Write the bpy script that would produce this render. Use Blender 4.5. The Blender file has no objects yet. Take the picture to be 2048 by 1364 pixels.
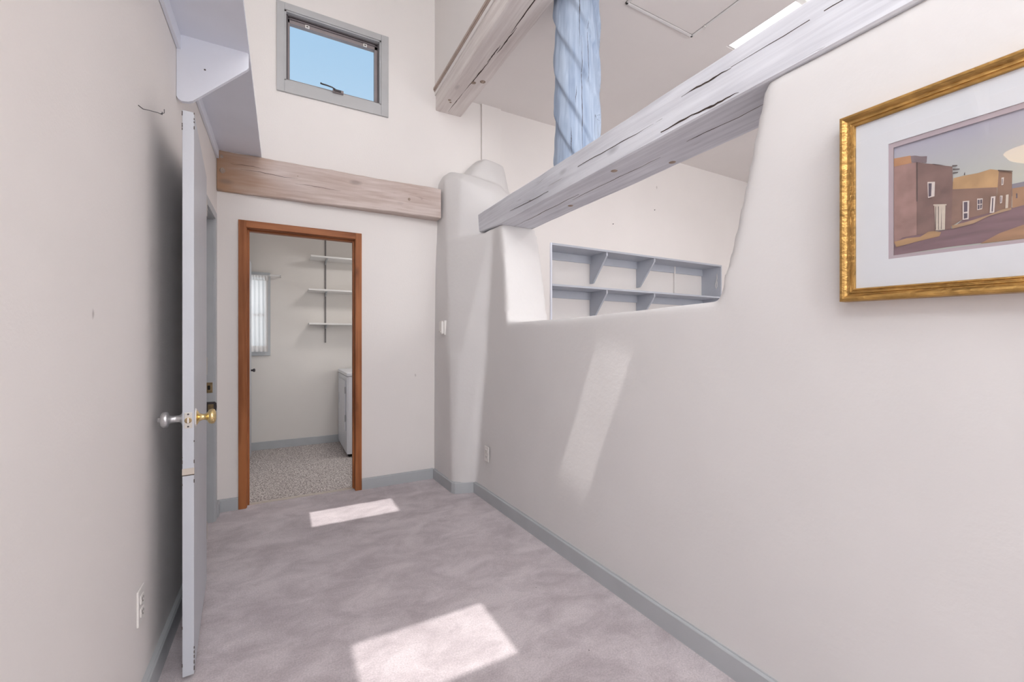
import bpy, bmesh, math, random
from mathutils import Vector, Matrix
random.seed(4)
PI = math.pi
S = bpy.context.scene
COL = S.collection

# ------------------------------------------------------------------ camera, world, sun, exposure
cam_d = bpy.data.cameras.new('camera')
cam_d.sensor_fit = 'HORIZONTAL'; cam_d.sensor_width = 36.0
cam_d.lens = 36.0 * 843.0 / 2048.0
cam_d.clip_start = 0.02; cam_d.clip_end = 200
cam = bpy.data.objects.new('camera', cam_d); COL.objects.link(cam)
cam.location = (0, 0, 1.22)
cam.rotation_euler = (PI / 2, 0, -math.atan(458.0 / 843.0))
S.camera = cam
S.view_settings.view_transform = 'Standard'
S.view_settings.look = 'None'
S.view_settings.gamma = 1.0
S.view_settings.use_curve_mapping = False
S.view_settings.exposure = 0.0

w = bpy.data.worlds.new('world'); S.world = w; w.use_nodes = True
wn = w.node_tree; wn.nodes.clear()
wo = wn.nodes.new('ShaderNodeOutputWorld'); bg = wn.nodes.new('ShaderNodeBackground')
tc = wn.nodes.new('ShaderNodeTexCoord'); sx = wn.nodes.new('ShaderNodeSeparateXYZ')
rp = wn.nodes.new('ShaderNodeValToRGB')
rp.color_ramp.elements[0].position = 0.0; rp.color_ramp.elements[0].color = (0.72, 0.86, 0.95, 1)
rp.color_ramp.elements[1].position = 1.0; rp.color_ramp.elements[1].color = (0.22, 0.46, 0.80, 1)
e = rp.color_ramp.elements.new(0.55); e.color = (0.40, 0.63, 0.87, 1)
wn.links.new(tc.outputs['Generated'], sx.inputs[0]); wn.links.new(sx.outputs['Z'], rp.inputs[0])
wn.links.new(rp.outputs[0], bg.inputs[0]); bg.inputs[1].default_value = 1.0
wn.links.new(bg.outputs[0], wo.inputs[0])

SUN_DX, SUN_DY = 0.118, 0.40           # sideways / forward drift of the sunlight per metre of drop
sd = bpy.data.lights.new('sun', 'SUN'); sd.energy = 3.2; sd.angle = math.radians(0.4); sd.color = (1.0, 0.96, 0.93)
so = bpy.data.objects.new('sun', sd); COL.objects.link(so)
so.rotation_euler = Vector((SUN_DX, SUN_DY, -1.0)).to_track_quat('-Z', 'Y').to_euler()
so.location = (0, -2, 8)

def area(name, loc, target, sx_, sy_, power, color=(1, 1, 1)):
    l = bpy.data.lights.new(name, 'AREA'); l.shape = 'RECTANGLE'; l.size = sx_; l.size_y = sy_
    l.energy = power; l.color = color
    o = bpy.data.objects.new(name, l); COL.objects.link(o); o.location = loc
    o.rotation_euler = (Vector(target) - Vector(loc)).to_track_quat('-Z', 'Y').to_euler()
    return o
# area lamps: daylight at the seen openings, added fill at the unseen ones
area('added_fill_hall_back', (0.35, -3.02, 1.75), (0.5, 0, 1.55), 1.5, 1.7, 26, (1.0, 0.985, 0.98))  # fill from behind the camera, at an added window opening
area('added_fill_hall_back_high', (0.4, -3.02, 3.55), (0.5, 1, 3.6), 1.3, 0.9, 25, (1.0, 0.985, 0.98))  # added high fill at the back, through an invented opening
area('added_fill_room_back', (3.7, -3.02, 1.9), (3.0, 0, 2.8), 2.6, 1.5, 92, (1.0, 0.985, 0.98))  # added fill for the neighbouring room, from an unseen opening
area('daylight_room_skylight', (3.32, 1.4, 3.78), (3.35, 1.4, 0), 0.7, 1.2, 230, (1.0, 0.985, 0.98))
area('added_fill_hall_top', (0.35, -2.3, 4.48), (0.4, -0.6, 0), 1.0, 1.0, 60, (0.97, 0.98, 1.0))  # added overhead fill through the invented rear skylight
area('daylight_laundry_window', (-0.4, 5.68, 1.5), (0.3, 4.0, 1.0), 0.5, 0.8, 2, (0.97, 0.98, 1.0))
area('added_fill_hall_side', (-0.56, -0.4, 3.6), (1.2, 0.3, 3.5), 1.7, 0.9, 34, (0.98, 0.99, 1.0))  # added side fill at an unseen high opening in the left wall
area('added_fill_laundry_side', (2.02, 4.25, 1.4), (0.6, 4.6, 1.4), 0.6, 0.9, 6, (1.0, 0.99, 0.97))  # added fill to soften the laundry shadows, at an invented opening
area('added_fill_laundry_top', (0.9, 4.4, 2.45), (0.7, 4.5, 0), 0.3, 0.3, 7, (1.0, 0.97, 0.95))  # added overhead fill for the laundry, without a fixture

# ------------------------------------------------------------------ materials
def srgb(r, g, b):
    def c(x):
        x /= 255.0
        return x / 12.92 if x <= 0.04045 else ((x + 0.055) / 1.055) ** 2.4
    return (c(r), c(g), c(b), 1)

def base_mat(name):
    m = bpy.data.materials.new(name); m.use_nodes = True
    nt = m.node_tree
    return m, nt, nt.nodes['Principled BSDF']

def paint(name, rgb, rough=0.6, var=0.03, scale=3.0, bump=0.05, bscale=180.0, metal=0.0, stretch=(1, 1, 1), spec=0.3):
    m, nt, b = base_mat(name)
    N, L = nt.nodes.new, nt.links.new
    t = N('ShaderNodeTexCoord'); mp = N('ShaderNodeMapping'); mp.inputs['Scale'].default_value = stretch
    L(t.outputs['Object'], mp.inputs[0])
    n = N('ShaderNodeTexNoise'); n.inputs['Scale'].default_value = scale; n.inputs['Detail'].default_value = 5
    L(mp.outputs[0], n.inputs['Vector'])
    r = N('ShaderNodeValToRGB')
    c = srgb(*rgb)
    r.color_ramp.elements[0].position = 0.3; r.color_ramp.elements[1].position = 0.7
    r.color_ramp.elements[0].color = tuple(x * (1 - var) for x in c[:3]) + (1,)
    r.color_ramp.elements[1].color = tuple(min(1, x * (1 + var)) for x in c[:3]) + (1,)
    L(n.outputs['Fac'], r.inputs[0]); L(r.outputs[0], b.inputs['Base Color'])
    b.inputs['Roughness'].default_value = rough; b.inputs['Metallic'].default_value = metal
    b.inputs['Specular IOR Level'].default_value = spec
    if bump:
        n2 = N('ShaderNodeTexNoise'); n2.inputs['Scale'].default_value = bscale; n2.inputs['Detail'].default_value = 3
        L(mp.outputs[0], n2.inputs['Vector'])
        bp = N('ShaderNodeBump'); bp.inputs['Strength'].default_value = bump; bp.inputs['Distance'].default_value = 0.01
        L(n2.outputs['Fac'], bp.inputs['Height']); L(bp.outputs[0], b.inputs['Normal'])
    return m

def timber(name, light, dark, axis, warm=None, grain=1.0, crack=None, cracks_amount=0.5, rough=0.7, bump=0.25, line=None):
    """whitewashed timber; the grain runs along the given object axis (0, 1, 2)"""
    m, nt, b = base_mat(name)
    N, L = nt.nodes.new, nt.links.new
    t = N('ShaderNodeTexCoord')
    def mapped(along, across):
        mp = N('ShaderNodeMapping'); sc = [across] * 3; sc[axis] = along
        mp.inputs['Scale'].default_value = sc; L(t.outputs['Object'], mp.inputs[0]); return mp.outputs[0]
    n1 = N('ShaderNodeTexNoise'); n1.inputs['Scale'].default_value = 1; n1.inputs['Detail'].default_value = 6; n1.inputs['Distortion'].default_value = 0.6
    L(mapped(1.6 * grain, 42 * grain), n1.inputs['Vector'])
    n2 = N('ShaderNodeTexNoise'); n2.inputs['Scale'].default_value = 1; n2.inputs['Detail'].default_value = 4
    L(mapped(2.0, 7.0), n2.inputs['Vector'])
    ad = N('ShaderNodeMath'); ad.operation = 'MULTIPLY_ADD'; ad.inputs[1].default_value = 0.55
    L(n1.outputs['Fac'], ad.inputs[0])
    mu = N('ShaderNodeMath'); mu.operation = 'MULTIPLY'; mu.inputs[1].default_value = 0.45
    L(n2.outputs['Fac'], mu.inputs[0]); L(mu.outputs[0], ad.inputs[2])
    r = N('ShaderNodeValToRGB'); r.color_ramp.elements[0].position = 0.36; r.color_ramp.elements[1].position = 0.60
    r.color_ramp.elements[0].color = srgb(*dark); r.color_ramp.elements[1].color = srgb(*light)
    L(ad.outputs[0], r.inputs[0]); colr = r.outputs[0]
    def mix(a, bcol, fac_socket):
        mx = N('ShaderNodeMix'); mx.data_type = 'RGBA'
        L(fac_socket, mx.inputs['Factor']); L(a, mx.inputs['A'])
        mx.inputs['B'].default_value = bcol
        return mx.outputs['Result']
    if warm:      # raw brown wood showing through the wash: (colour, axis index, from, to, amount)
        wc, wa, w0, w1, amt = warm
        sp = N('ShaderNodeSeparateXYZ'); L(t.outputs['Object'], sp.inputs[0])
        mr = N('ShaderNodeMapRange'); mr.inputs['From Min'].default_value = w0; mr.inputs['From Max'].default_value = w1
        mr.inputs['To Min'].default_value = amt; mr.inputs['To Max'].default_value = 0.0
        wv = N('ShaderNodeMath'); wv.operation = 'MULTIPLY_ADD'; wv.inputs[1].default_value = 0.5; wv.inputs[2].default_value = -0.25
        L(n2.outputs['Fac'], wv.inputs[0])
        sm = N('ShaderNodeMath'); sm.operation = 'ADD'; L(sp.outputs[wa], sm.inputs[0]); L(wv.outputs[0], sm.inputs[1])
        L(sm.outputs[0], mr.inputs['Value']); colr = mix(colr, srgb(*wc), mr.outputs[0])
    # knots
    vo = N('ShaderNodeTexVoronoi'); vo.inputs['Scale'].default_value = 1.0; L(mapped(2.2, 5.5), vo.inputs['Vector'])
    kr = N('ShaderNodeMapRange'); kr.inputs['From Min'].default_value = 0.05; kr.inputs['From Max'].default_value = 0.13
    kr.inputs['To Min'].default_value = 0.55; kr.inputs['To Max'].default_value = 0.0
    L(vo.outputs['Distance'], kr.inputs['Value'])
    kc = tuple(int(x * 0.72) for x in dark); colr = mix(colr, srgb(*kc), kr.outputs[0])
    # fine splits
    n3 = N('ShaderNodeTexNoise'); n3.inputs['Scale'].default_value = 1; n3.inputs['Detail'].default_value = 2; n3.inputs['Distortion'].default_value = 0.25
    L(mapped(1.1, 17), n3.inputs['Vector'])
    sb = N('ShaderNodeMath'); sb.operation = 'SUBTRACT'; sb.inputs[1].default_value = 0.5; L(n3.outputs['Fac'], sb.inputs[0])
    ab = N('ShaderNodeMath'); ab.operation = 'ABSOLUTE'; L(sb.outputs[0], ab.inputs[0])
    cr = N('ShaderNodeMapRange'); cr.inputs['From Min'].default_value = 0.002; cr.inputs['From Max'].default_value = 0.007
    cr.inputs['To Min'].default_value = 1.0; cr.inputs['To Max'].default_value = 0.0; L(ab.outputs[0], cr.inputs['Value'])
    n4 = N('ShaderNodeTexNoise'); n4.inputs['Scale'].default_value = 1; L(mapped(1.3, 5), n4.inputs['Vector'])
    gate = N('ShaderNodeMapRange'); gate.inputs['From Min'].default_value = 0.60; gate.inputs['From Max'].default_value = 0.66
    gate.inputs['To Max'].default_value = cracks_amount
    L(n4.outputs['Fac'], gate.inputs['Value'])
    cm = N('ShaderNodeMath'); cm.operation = 'MULTIPLY'; L(cr.outputs[0], cm.inputs[0]); L(gate.outputs[0], cm.inputs[1])
    colr = mix(colr, srgb(*(crack or (80, 72, 68))), cm.outputs[0])
    hb = N('ShaderNodeMath'); hb.operation = 'SUBTRACT'; L(ad.outputs[0], hb.inputs[0]); L(cm.outputs[0], hb.inputs[1])
    L(colr, b.inputs['Base Color']); b.inputs['Roughness'].default_value = rough
    b.inputs['Specular IOR Level'].default_value = 0.25
    bp = N('ShaderNodeBump'); bp.inputs['Strength'].default_value = bump; bp.inputs['Distance'].default_value = 0.012
    L(hb.outputs[0], bp.inputs['Height']); L(bp.outputs[0], b.inputs['Normal'])
    return m

def glass(name, tint=(1, 1, 1)):
    m, nt, b = base_mat(name); nt.nodes.remove(b)
    N, L = nt.nodes.new, nt.links.new
    out = nt.nodes['Material Output']
    tr = N('ShaderNodeBsdfTransparent'); tr.inputs[0].default_value = (*tint, 1)
    gl = N('ShaderNodeBsdfGlossy'); gl.inputs['Roughness'].default_value = 0.01
    fc = N('ShaderNodeLayerWeight'); fc.inputs['Blend'].default_value = 0.5
    pw5 = N('ShaderNodeMath'); pw5.operation = 'POWER'; pw5.inputs[1].default_value = 5.0; L(fc.outputs['Facing'], pw5.inputs[0])
    fr = N('ShaderNodeMath'); fr.operation = 'MULTIPLY_ADD'; fr.inputs[1].default_value = 0.6; fr.inputs[2].default_value = 0.035; L(pw5.outputs[0], fr.inputs[0])
    mx = N('ShaderNodeMixShader'); L(fr.outputs[0], mx.inputs[0]); L(tr.outputs[0], mx.inputs[1]); L(gl.outputs[0], mx.inputs[2])
    L(mx.outputs[0], out.inputs[0])
    return m

def emit(name, rgb, strength):
    m, nt, b = base_mat(name)
    b.inputs['Base Color'].default_value = srgb(*rgb)
    b.inputs['Emission Color'].default_value = srgb(*rgb); b.inputs['Emission Strength'].default_value = strength
    return m

def carpet():
    m, nt, b = base_mat('lilac_grey_carpet')
    N, L = nt.nodes.new, nt.links.new
    t = N('ShaderNodeTexCoord'); mp = N('ShaderNodeMapping'); mp.inputs['Scale'].default_value = (1.0, 1.5, 1)
    mp.inputs['Rotation'].default_value = (0, 0, 0.35)
    L(t.outputs['Object'], mp.inputs[0])
    n = N('ShaderNodeTexNoise'); n.inputs['Scale'].default_value = 4.6; n.inputs['Detail'].default_value = 9; n.inputs['Distortion'].default_value = 0.45; n.inputs['Roughness'].default_value = 0.68
    L(mp.outputs[0], n.inputs['Vector'])
    r = N('ShaderNodeValToRGB'); r.color_ramp.elements[0].position = 0.36; r.color_ramp.elements[1].position = 0.62
    r.color_ramp.elements[0].color = srgb(190, 180, 183); r.color_ramp.elements[1].color = srgb(218, 209, 211)
    L(n.outputs['Fac'], r.inputs[0])
    f = N('ShaderNodeTexNoise'); f.inputs['Scale'].default_value = 150; f.inputs['Detail'].default_value = 4; f.inputs['Roughness'].default_value = 0.8
    L(t.outputs['Object'], f.inputs['Vector'])
    fr = N('ShaderNodeValToRGB'); fr.color_ramp.elements[0].position = 0.35; fr.color_ramp.elements[1].position = 0.65
    fr.color_ramp.elements[0].color = (0.74, 0.73, 0.74, 1); fr.color_ramp.elements[1].color = (1.18, 1.17, 1.18, 1)
    L(f.outputs['Fac'], fr.inputs[0])
    mx = N('ShaderNodeMix'); mx.data_type = 'RGBA'; mx.blend_type = 'MULTIPLY'; mx.inputs['Factor'].default_value = 0.75
    L(r.outputs[0], mx.inputs['A']); L(fr.outputs[0], mx.inputs['B'])
    # a few dark specks of dirt
    v = N('ShaderNodeTexVoronoi'); v.inputs['Scale'].default_value = 5.0; L(t.outputs['Object'], v.inputs['Vector'])
    vr = N('ShaderNodeMapRange'); vr.inputs['From Min'].default_value = 0.012; vr.inputs['From Max'].default_value = 0.022
    vr.inputs['To Min'].default_value = 0.7; vr.inputs['To Max'].default_value = 0; L(v.outputs['Distance'], vr.inputs['Value'])
    m2 = N('ShaderNodeMix'); m2.data_type = 'RGBA'; L(vr.outputs[0], m2.inputs['Factor']); L(mx.outputs['Result'], m2.inputs['A'])
    m2.inputs['B'].default_value = srgb(90, 80, 80)
    L(m2.outputs['Result'], b.inputs['Base Color'])
    b.inputs['Roughness'].default_value = 0.95; b.inputs['Specular IOR Level'].default_value = 0.05
    b.inputs['Sheen Weight'].default_value = 0.25
    bp = N('ShaderNodeBump'); bp.inputs['Strength'].default_value = 0.6; bp.inputs['Distance'].default_value = 0.006
    L(f.outputs['Fac'], bp.inputs['Height'])
    bp2 = N('ShaderNodeBump'); bp2.inputs['Strength'].default_value = 0.15; bp2.inputs['Distance'].default_value = 0.04
    L(n.outputs['Fac'], bp2.inputs['Height']); L(bp.outputs[0], bp2.inputs['Normal']); L(bp2.outputs[0], b.inputs['Normal'])
    return m

def speckled():
    m, nt, b = base_mat('speckled_grey_carpet')
    N, L = nt.nodes.new, nt.links.new
    t = N('ShaderNodeTexCoord')
    v = N('ShaderNodeTexNoise'); v.inputs['Scale'].default_value = 95; v.inputs['Detail'].default_value = 3
    L(t.outputs['Object'], v.inputs['Vector'])
    r = N('ShaderNodeValToRGB'); r.color_ramp.elements[0].position = 0.38; r.color_ramp.elements[1].position = 0.62
    r.color_ramp.elements[0].color = srgb(138, 128, 125); r.color_ramp.elements[1].color = srgb(228, 220, 216)
    L(v.outputs['Fac'], r.inputs[0]); L(r.outputs[0], b.inputs['Base Color'])
    b.inputs['Roughness'].default_value = 0.95; b.inputs['Specular IOR Level'].default_value = 0.05
    return m

def scuffed_wall(name, rgb, scuff=(150, 140, 135), bump=0.08, amount=0.45, seed=0.0):
    m = paint(name, rgb, 0.65, 0.018, 1.6, bump, 140)
    nt = m.node_tree; N, L = nt.nodes.new, nt.links.new; b = nt.nodes['Principled BSDF']
    t = N('ShaderNodeTexCoord'); mp = N('ShaderNodeMapping'); mp.inputs['Scale'].default_value = (3.2, 3.2, 1.7); mp.inputs['Location'].default_value = (seed, seed, seed)
    L(t.outputs['Object'], mp.inputs[0])
    nz = N('ShaderNodeTexNoise'); nz.inputs['Scale'].default_value = 9; L(mp.outputs[0], nz.inputs['Vector'])
    va = N('ShaderNodeVectorMath'); va.operation = 'MULTIPLY_ADD'; va.inputs[1].default_value = (0.08, 0.08, 0.08)
    L(nz.outputs['Color'], va.inputs[0]); L(mp.outputs[0], va.inputs[2])
    v = N('ShaderNodeTexVoronoi'); v.inputs['Scale'].default_value = 1.0; L(va.outputs[0], v.inputs['Vector'])
    vr = N('ShaderNodeMapRange'); vr.inputs['From Min'].default_value = 0.018; vr.inputs['From Max'].default_value = 0.034
    vr.inputs['To Min'].default_value = amount; vr.inputs['To Max'].default_value = 0; L(v.outputs['Distance'], vr.inputs['Value'])
    src = b.inputs['Base Color'].links[0].from_socket
    m2 = N('ShaderNodeMix'); m2.data_type = 'RGBA'; L(vr.outputs[0], m2.inputs['Factor']); L(src, m2.inputs['A'])
    m2.inputs['B'].default_value = srgb(*scuff); L(m2.outputs['Result'], b.inputs['Base Color'])
    return m

WALL = scuffed_wall('pinkish_white_wall_paint', (238, 233, 230))
LWALL = scuffed_wall('scuffed_wall_paint', (238, 233, 230), amount=0.55, seed=3.3)
CEILP = paint('white_ceiling_paint', (238, 233, 230), 0.7, 0.015, 2.0, 0.06, 120)
LAUNP = paint('laundry_wall_paint', (232, 227, 222), 0.7, 0.015, 2.0, 0.06, 120)
ADOBE = paint('hand_troweled_plaster', (226, 223, 222), 0.7, 0.02, 2.2, 0.10, 35)
GREYT = paint('grey_trim_paint', (184, 187, 190), 0.45, 0.04, 6, 0.04, 60, spec=0.5)
GREYW = paint('pale_grey_window_paint', (186, 186, 187), 0.45, 0.04, 6, 0.04, 60, spec=0.5)
DOORP = paint('pale_grey_door_paint', (196, 199, 206), 0.4, 0.025, 5, 0.04, 80, spec=0.5)
SHELFP = paint('pale_lavender_shelf_paint', (236, 239, 249), 0.5, 0.02, 4, 0.03, 60, spec=0.4)
NICHEP = paint('blue_grey_shelf_paint', (192, 196, 205), 0.5, 0.03, 5, 0.03, 60, spec=0.4)
WHITEP = paint('white_gloss_paint', (232, 230, 228), 0.35, 0.01, 5, 0, spec=0.5)
PLATE = paint('white_plastic', (236, 232, 228), 0.35, 0.0, 5, 0, spec=0.5)
DARKG = paint('dark_grey_sash_metal', (98, 92, 94), 0.45, 0.1, 10, 0, spec=0.5)
SASHM = paint('taupe_sash_metal', (150, 140, 140), 0.45, 0.06, 10, 0, spec=0.5)
BLACK = paint('black_gap', (28, 26, 26), 0.8, 0.0, 5, 0)
BRASS = paint('polished_brass', (232, 208, 152), 0.2, 0.05, 20, 0, metal=1.0)
AGEDB = paint('tarnished_brass', (150, 130, 100), 0.35, 0.25, 60, 0.1, 90, metal=1.0)
SILV = paint('painted_over_metal', (205, 205, 206), 0.28, 0.05, 60, 0.2, 120, metal=0.75)
STEEL = paint('brushed_steel', (200, 196, 190), 0.3, 0.05, 40, 0, metal=0.9)
CRANKM = paint('dark_bronze_metal', (80, 76, 78), 0.35, 0.1, 40, 0, metal=0.6)
BEIGE = paint('bare_primer_patch', (200, 190, 180), 0.7, 0.05, 30, 0)
CHIP = paint('dark_chipped_paint', (84, 74, 66), 0.8, 0.3, 60, 0)
ENAMEL = paint('white_appliance_enamel', (232, 234, 240), 0.25, 0.01, 5, 0, spec=0.5)
GOLD = paint('antique_gold_leaf', (180, 142, 84), 0.38, 0.22, 38, 0.5, 70, metal=0.85, stretch=(1, 0.5, 1))
MATB = paint('pale_grey_mat_board', (224, 226, 230), 0.8, 0.01, 30, 0)
MATL = paint('lilac_mat_liner', (184, 170, 176), 0.8, 0.01, 30, 0)
CARPET = carpet(); SPECK = speckled()
DOORWOOD = timber('orange_brown_door_wood', (176, 112, 70), (128, 72, 38), 2, grain=0.7, crack=(92, 50, 28), cracks_amount=0.3, rough=0.45, bump=0.08)
DOORWOODX = timber('orange_brown_head_wood', (176, 112, 70), (128, 72, 38), 0, grain=0.7, crack=(92, 50, 28), cracks_amount=0.3, rough=0.45, bump=0.08)
BEAMW = timber('whitewashed_beam_grey', (228, 229, 235), (204, 204, 211), 1, crack=(112, 104, 104), cracks_amount=0.55)
BEAMUP = timber('whitewashed_upper_beam', (236, 229, 225), (216, 206, 202), 1, crack=(110, 92, 80), cracks_amount=0.5)
LINTEL = timber('limed_lintel_wood', (216, 202, 196), (188, 168, 158), 0, warm=((176, 140, 112), 0, -0.80, -0.36, 0.95), crack=(120, 84, 62), cracks_amount=0.6)
POSTW = timber('pale_blue_post_wood', (178, 192, 211), (140, 156, 181), 2, grain=0.8, crack=(92, 98, 112), cracks_amount=0.75, bump=0.35)  # pale blue grain colours over the whole post
CRACKM = paint('dark_wood_split', (70, 58, 52), 0.9, 0.2, 30, 0)
KNOTM = timber('brown_wood_knot', (182, 164, 150), (142, 122, 108), 1, grain=2.0, cracks_amount=0.0)
STRIPM = paint('thin_wooden_strip', (186, 168, 158), 0.6, 0.08, 20, 0)
GLASS = glass('clear_glass')

def frosted():
    m, nt, b = base_mat('frosted_white_acrylic')
    N, L = nt.nodes.new, nt.links.new
    b.inputs['Base Color'].default_value = srgb(245, 245, 245); b.inputs['Roughness'].default_value = 0.5
    tl = N('ShaderNodeBsdfTranslucent'); tl.inputs[0].default_value = (0.95, 0.95, 0.95, 1)
    m1 = N('ShaderNodeMixShader'); m1.inputs[0].default_value = 0.8
    L(b.outputs[0], m1.inputs[1]); L(tl.outputs[0], m1.inputs[2]); L(m1.outputs[0], nt.nodes['Material Output'].inputs[0])
    return m
FROST = frosted()
TRACKM = paint('dull_grey_metal_track', (128, 124, 124), 0.5, 0.05, 40, 0, spec=0.4)
# ------------------------------------------------------------------ mesh helpers
def link_mesh(name, me, mat, root=None, smooth=False):
    if mat: me.materials.append(mat)
    if smooth:
        for p in me.polygons: p.use_smooth = True
    o = bpy.data.objects.new(name, me); COL.objects.link(o)
    if root is not None:
        o.parent = root
        base = abs_loc(root)
        me.transform(Matrix.Translation(-base))
    else:
        xs = [v.co.x for v in me.vertices]; ys = [v.co.y for v in me.vertices]; zs = [v.co.z for v in me.vertices]
        c = Vector(((min(xs) + max(xs)) / 2, (min(ys) + max(ys)) / 2, min(zs)))
        me.transform(Matrix.Translation(-c)); o.location = c
    return o

def abs_loc(o):
    v = Vector(o.location)
    while o.parent: o = o.parent; v += Vector(o.location)
    return v

def raw(name, vs, fs, mat, root=None, smooth=False):
    me = bpy.data.meshes.new(name); me.from_pydata([tuple(v) for v in vs], [], fs)
    bm = bmesh.new(); bm.from_mesh(me); bmesh.ops.recalc_face_normals(bm, faces=bm.faces); bm.to_mesh(me); bm.free()
    return link_mesh(name, me, mat, root, smooth)

class MB:
    """collects boxes, prisms, tubes and lathes into one mesh"""
    def __init__(s): s.bm = bmesh.new()
    def box(s, x0, x1, y0, y1, z0, z1, bev=0.0, M=None):
        r = bmesh.ops.create_cube(s.bm, size=1.0); vs = r['verts']
        for v in vs:
            v.co = Vector(((x0 + x1) / 2 + v.co.x * (x1 - x0), (y0 + y1) / 2 + v.co.y * (y1 - y0), (z0 + z1) / 2 + v.co.z * (z1 - z0)))
        if bev:
            es = list({e for v in vs for e in v.link_edges})
            rr = bmesh.ops.bevel(s.bm, geom=es, offset=bev, segments=2, profile=0.6, affect='EDGES')
            vs = list({v for f in rr['faces'] for v in f.verts} | {v for v in vs if v.is_valid})
        if M:
            for v in vs: v.co = M @ v.co
        return s
    def prism(s, pts, axis, a0, a1, M=None):
        def mk(p, a):
            l = [p[0], p[1]]; l.insert(axis, a); return Vector(l)
        A = [s.bm.verts.new(mk(p, a0)) for p in pts]; B = [s.bm.verts.new(mk(p, a1)) for p in pts]
        if M:
            for v in A + B: v.co = M @ v.co
        n = len(pts)
        s.bm.faces.new(A); s.bm.faces.new(B[::-1])
        for i in range(n): s.bm.faces.new((A[i], A[(i + 1) % n], B[(i + 1) % n], B[i]))
        return s
    def poly8(s, P8):
        v = [s.bm.verts.new(p) for p in P8]
        for f in ((0, 1, 2, 3), (7, 6, 5, 4), (0, 4, 5, 1), (1, 5, 6, 2), (2, 6, 7, 3), (3, 7, 4, 0)): s.bm.faces.new([v[i] for i in f])
        return s
    def lathe(s, prof, origin, direction, n=24):
        d = Vector(direction).normalized(); q = d.to_track_quat('Z', 'Y').to_matrix()
        rings = []
        for (r, h) in prof:
            rings.append([s.bm.verts.new(Vector(origin) + q @ Vector((r * math.cos(2 * PI * i / n), r * math.sin(2 * PI * i / n), h))) for i in range(n)])
        for a, b in zip(rings, rings[1:]):
            for i in range(n): s.bm.faces.new((a[i], a[(i + 1) % n], b[(i + 1) % n], b[i]))
        s.bm.faces.new(rings[0]); s.bm.faces.new(rings[-1][::-1])
        return s
    def tube(s, pts, r, n=8):
        pts = [Vector(p) for p in pts]; rings = []
        rr = r if isinstance(r, (list, tuple)) else [r] * len(pts)
        for i, p in enumerate(pts):
            d = (pts[min(i + 1, len(pts) - 1)] - pts[max(i - 1, 0)]).normalized()
            q = d.to_track_quat('Z', 'Y').to_matrix()
            rings.append([s.bm.verts.new(p + q @ Vector((rr[i] * math.cos(2 * PI * k / n), rr[i] * math.sin(2 * PI * k / n), 0))) for k in range(n)])
        for a, b in zip(rings, rings[1:]):
            for k in range(n): s.bm.faces.new((a[k], a[(k + 1) % n], b[(k + 1) % n], b[k]))
        s.bm.faces.new(rings[0]); s.bm.faces.new(rings[-1][::-1])
        return s
    def done(s, name, mat, root=None, smooth=False, angle=None):
        bmesh.ops.recalc_face_normals(s.bm, faces=s.bm.faces)
        me = bpy.data.meshes.new(name); s.bm.to_mesh(me); s.bm.free()
        o = link_mesh(name, me, mat, root, smooth or angle is not None)
        if angle is not None:
            try: me.set_sharp_from_angle(angle=math.radians(angle))
            except Exception: pass
        return o

def struct(o, label=None):
    o['kind'] = 'structure'
    if label: o['label'] = label
    return o
def tag(o, label, cat, group=None):
    o['label'] = label; o['category'] = cat
    if group: o['group'] = group
    return o
def empty(name, loc, label=None, cat=None, group=None):
    o = bpy.data.objects.new(name, None); COL.objects.link(o); o.location = loc; o.empty_display_size = 0.1
    if label: o['label'] = label
    if cat: o['category'] = cat
    if group: o['group'] = group
    return o
def dup(root, loc, **props):
    r = root.copy(); COL.objects.link(r); r.location = loc
    for k, v in props.items(): r[k] = v
    for ch in list(root.children):
        c = ch.copy(); COL.objects.link(c); c.parent = r
        for g in list(ch.children):
            d = g.copy(); COL.objects.link(d); d.parent = c
    return r

def slab_with_holes(name, axis, a0, a1, u0, u1, v0, v1, holes, mat, root=None):
    """a wall / ceiling slab: thickness a0..a1 along axis, in-plane u,v, rectangular holes (u0,u1,v0,v1)"""
    us = sorted({u0, u1, *[h[0] for h in holes], *[h[1] for h in holes]}); us = [u for u in us if u0 <= u <= u1]
    vs = sorted({v0, v1, *[h[2] for h in holes], *[h[3] for h in holes]}); vs = [v for v in vs if v0 <= v <= v1]
    solid = {}
    for i in range(len(us) - 1):
        for j in range(len(vs) - 1):
            cu, cv = (us[i] + us[i + 1]) / 2, (vs[j] + vs[j + 1]) / 2
            solid[i, j] = not any(h[0] < cu < h[1] and h[2] < cv < h[3] for h in holes)
    V, idx, F = [], {}, []
    def p(i, j, k):
        key = (i, j, k)
        if key not in idx:
            l = [us[i], vs[j]]; l.insert(axis, (a0, a1)[k]); idx[key] = len(V); V.append(tuple(l))
        return idx[key]
    for (i, j), s in solid.items():
        if not s: continue
        for k in (0, 1): F.append((p(i, j, k), p(i + 1, j, k), p(i + 1, j + 1, k), p(i, j + 1, k)))
        for (di, dj, e0, e1) in ((-1, 0, (i, j), (i, j + 1)), (1, 0, (i + 1, j), (i + 1, j + 1)), (0, -1, (i, j), (i + 1, j)), (0, 1, (i, j + 1), (i + 1, j + 1))):
            if not solid.get((i + di, j + dj), False):
                F.append((p(*e0, 0), p(*e1, 0), p(*e1, 1), p(*e0, 1)))
    return raw(name, V, F, mat, root)

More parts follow.
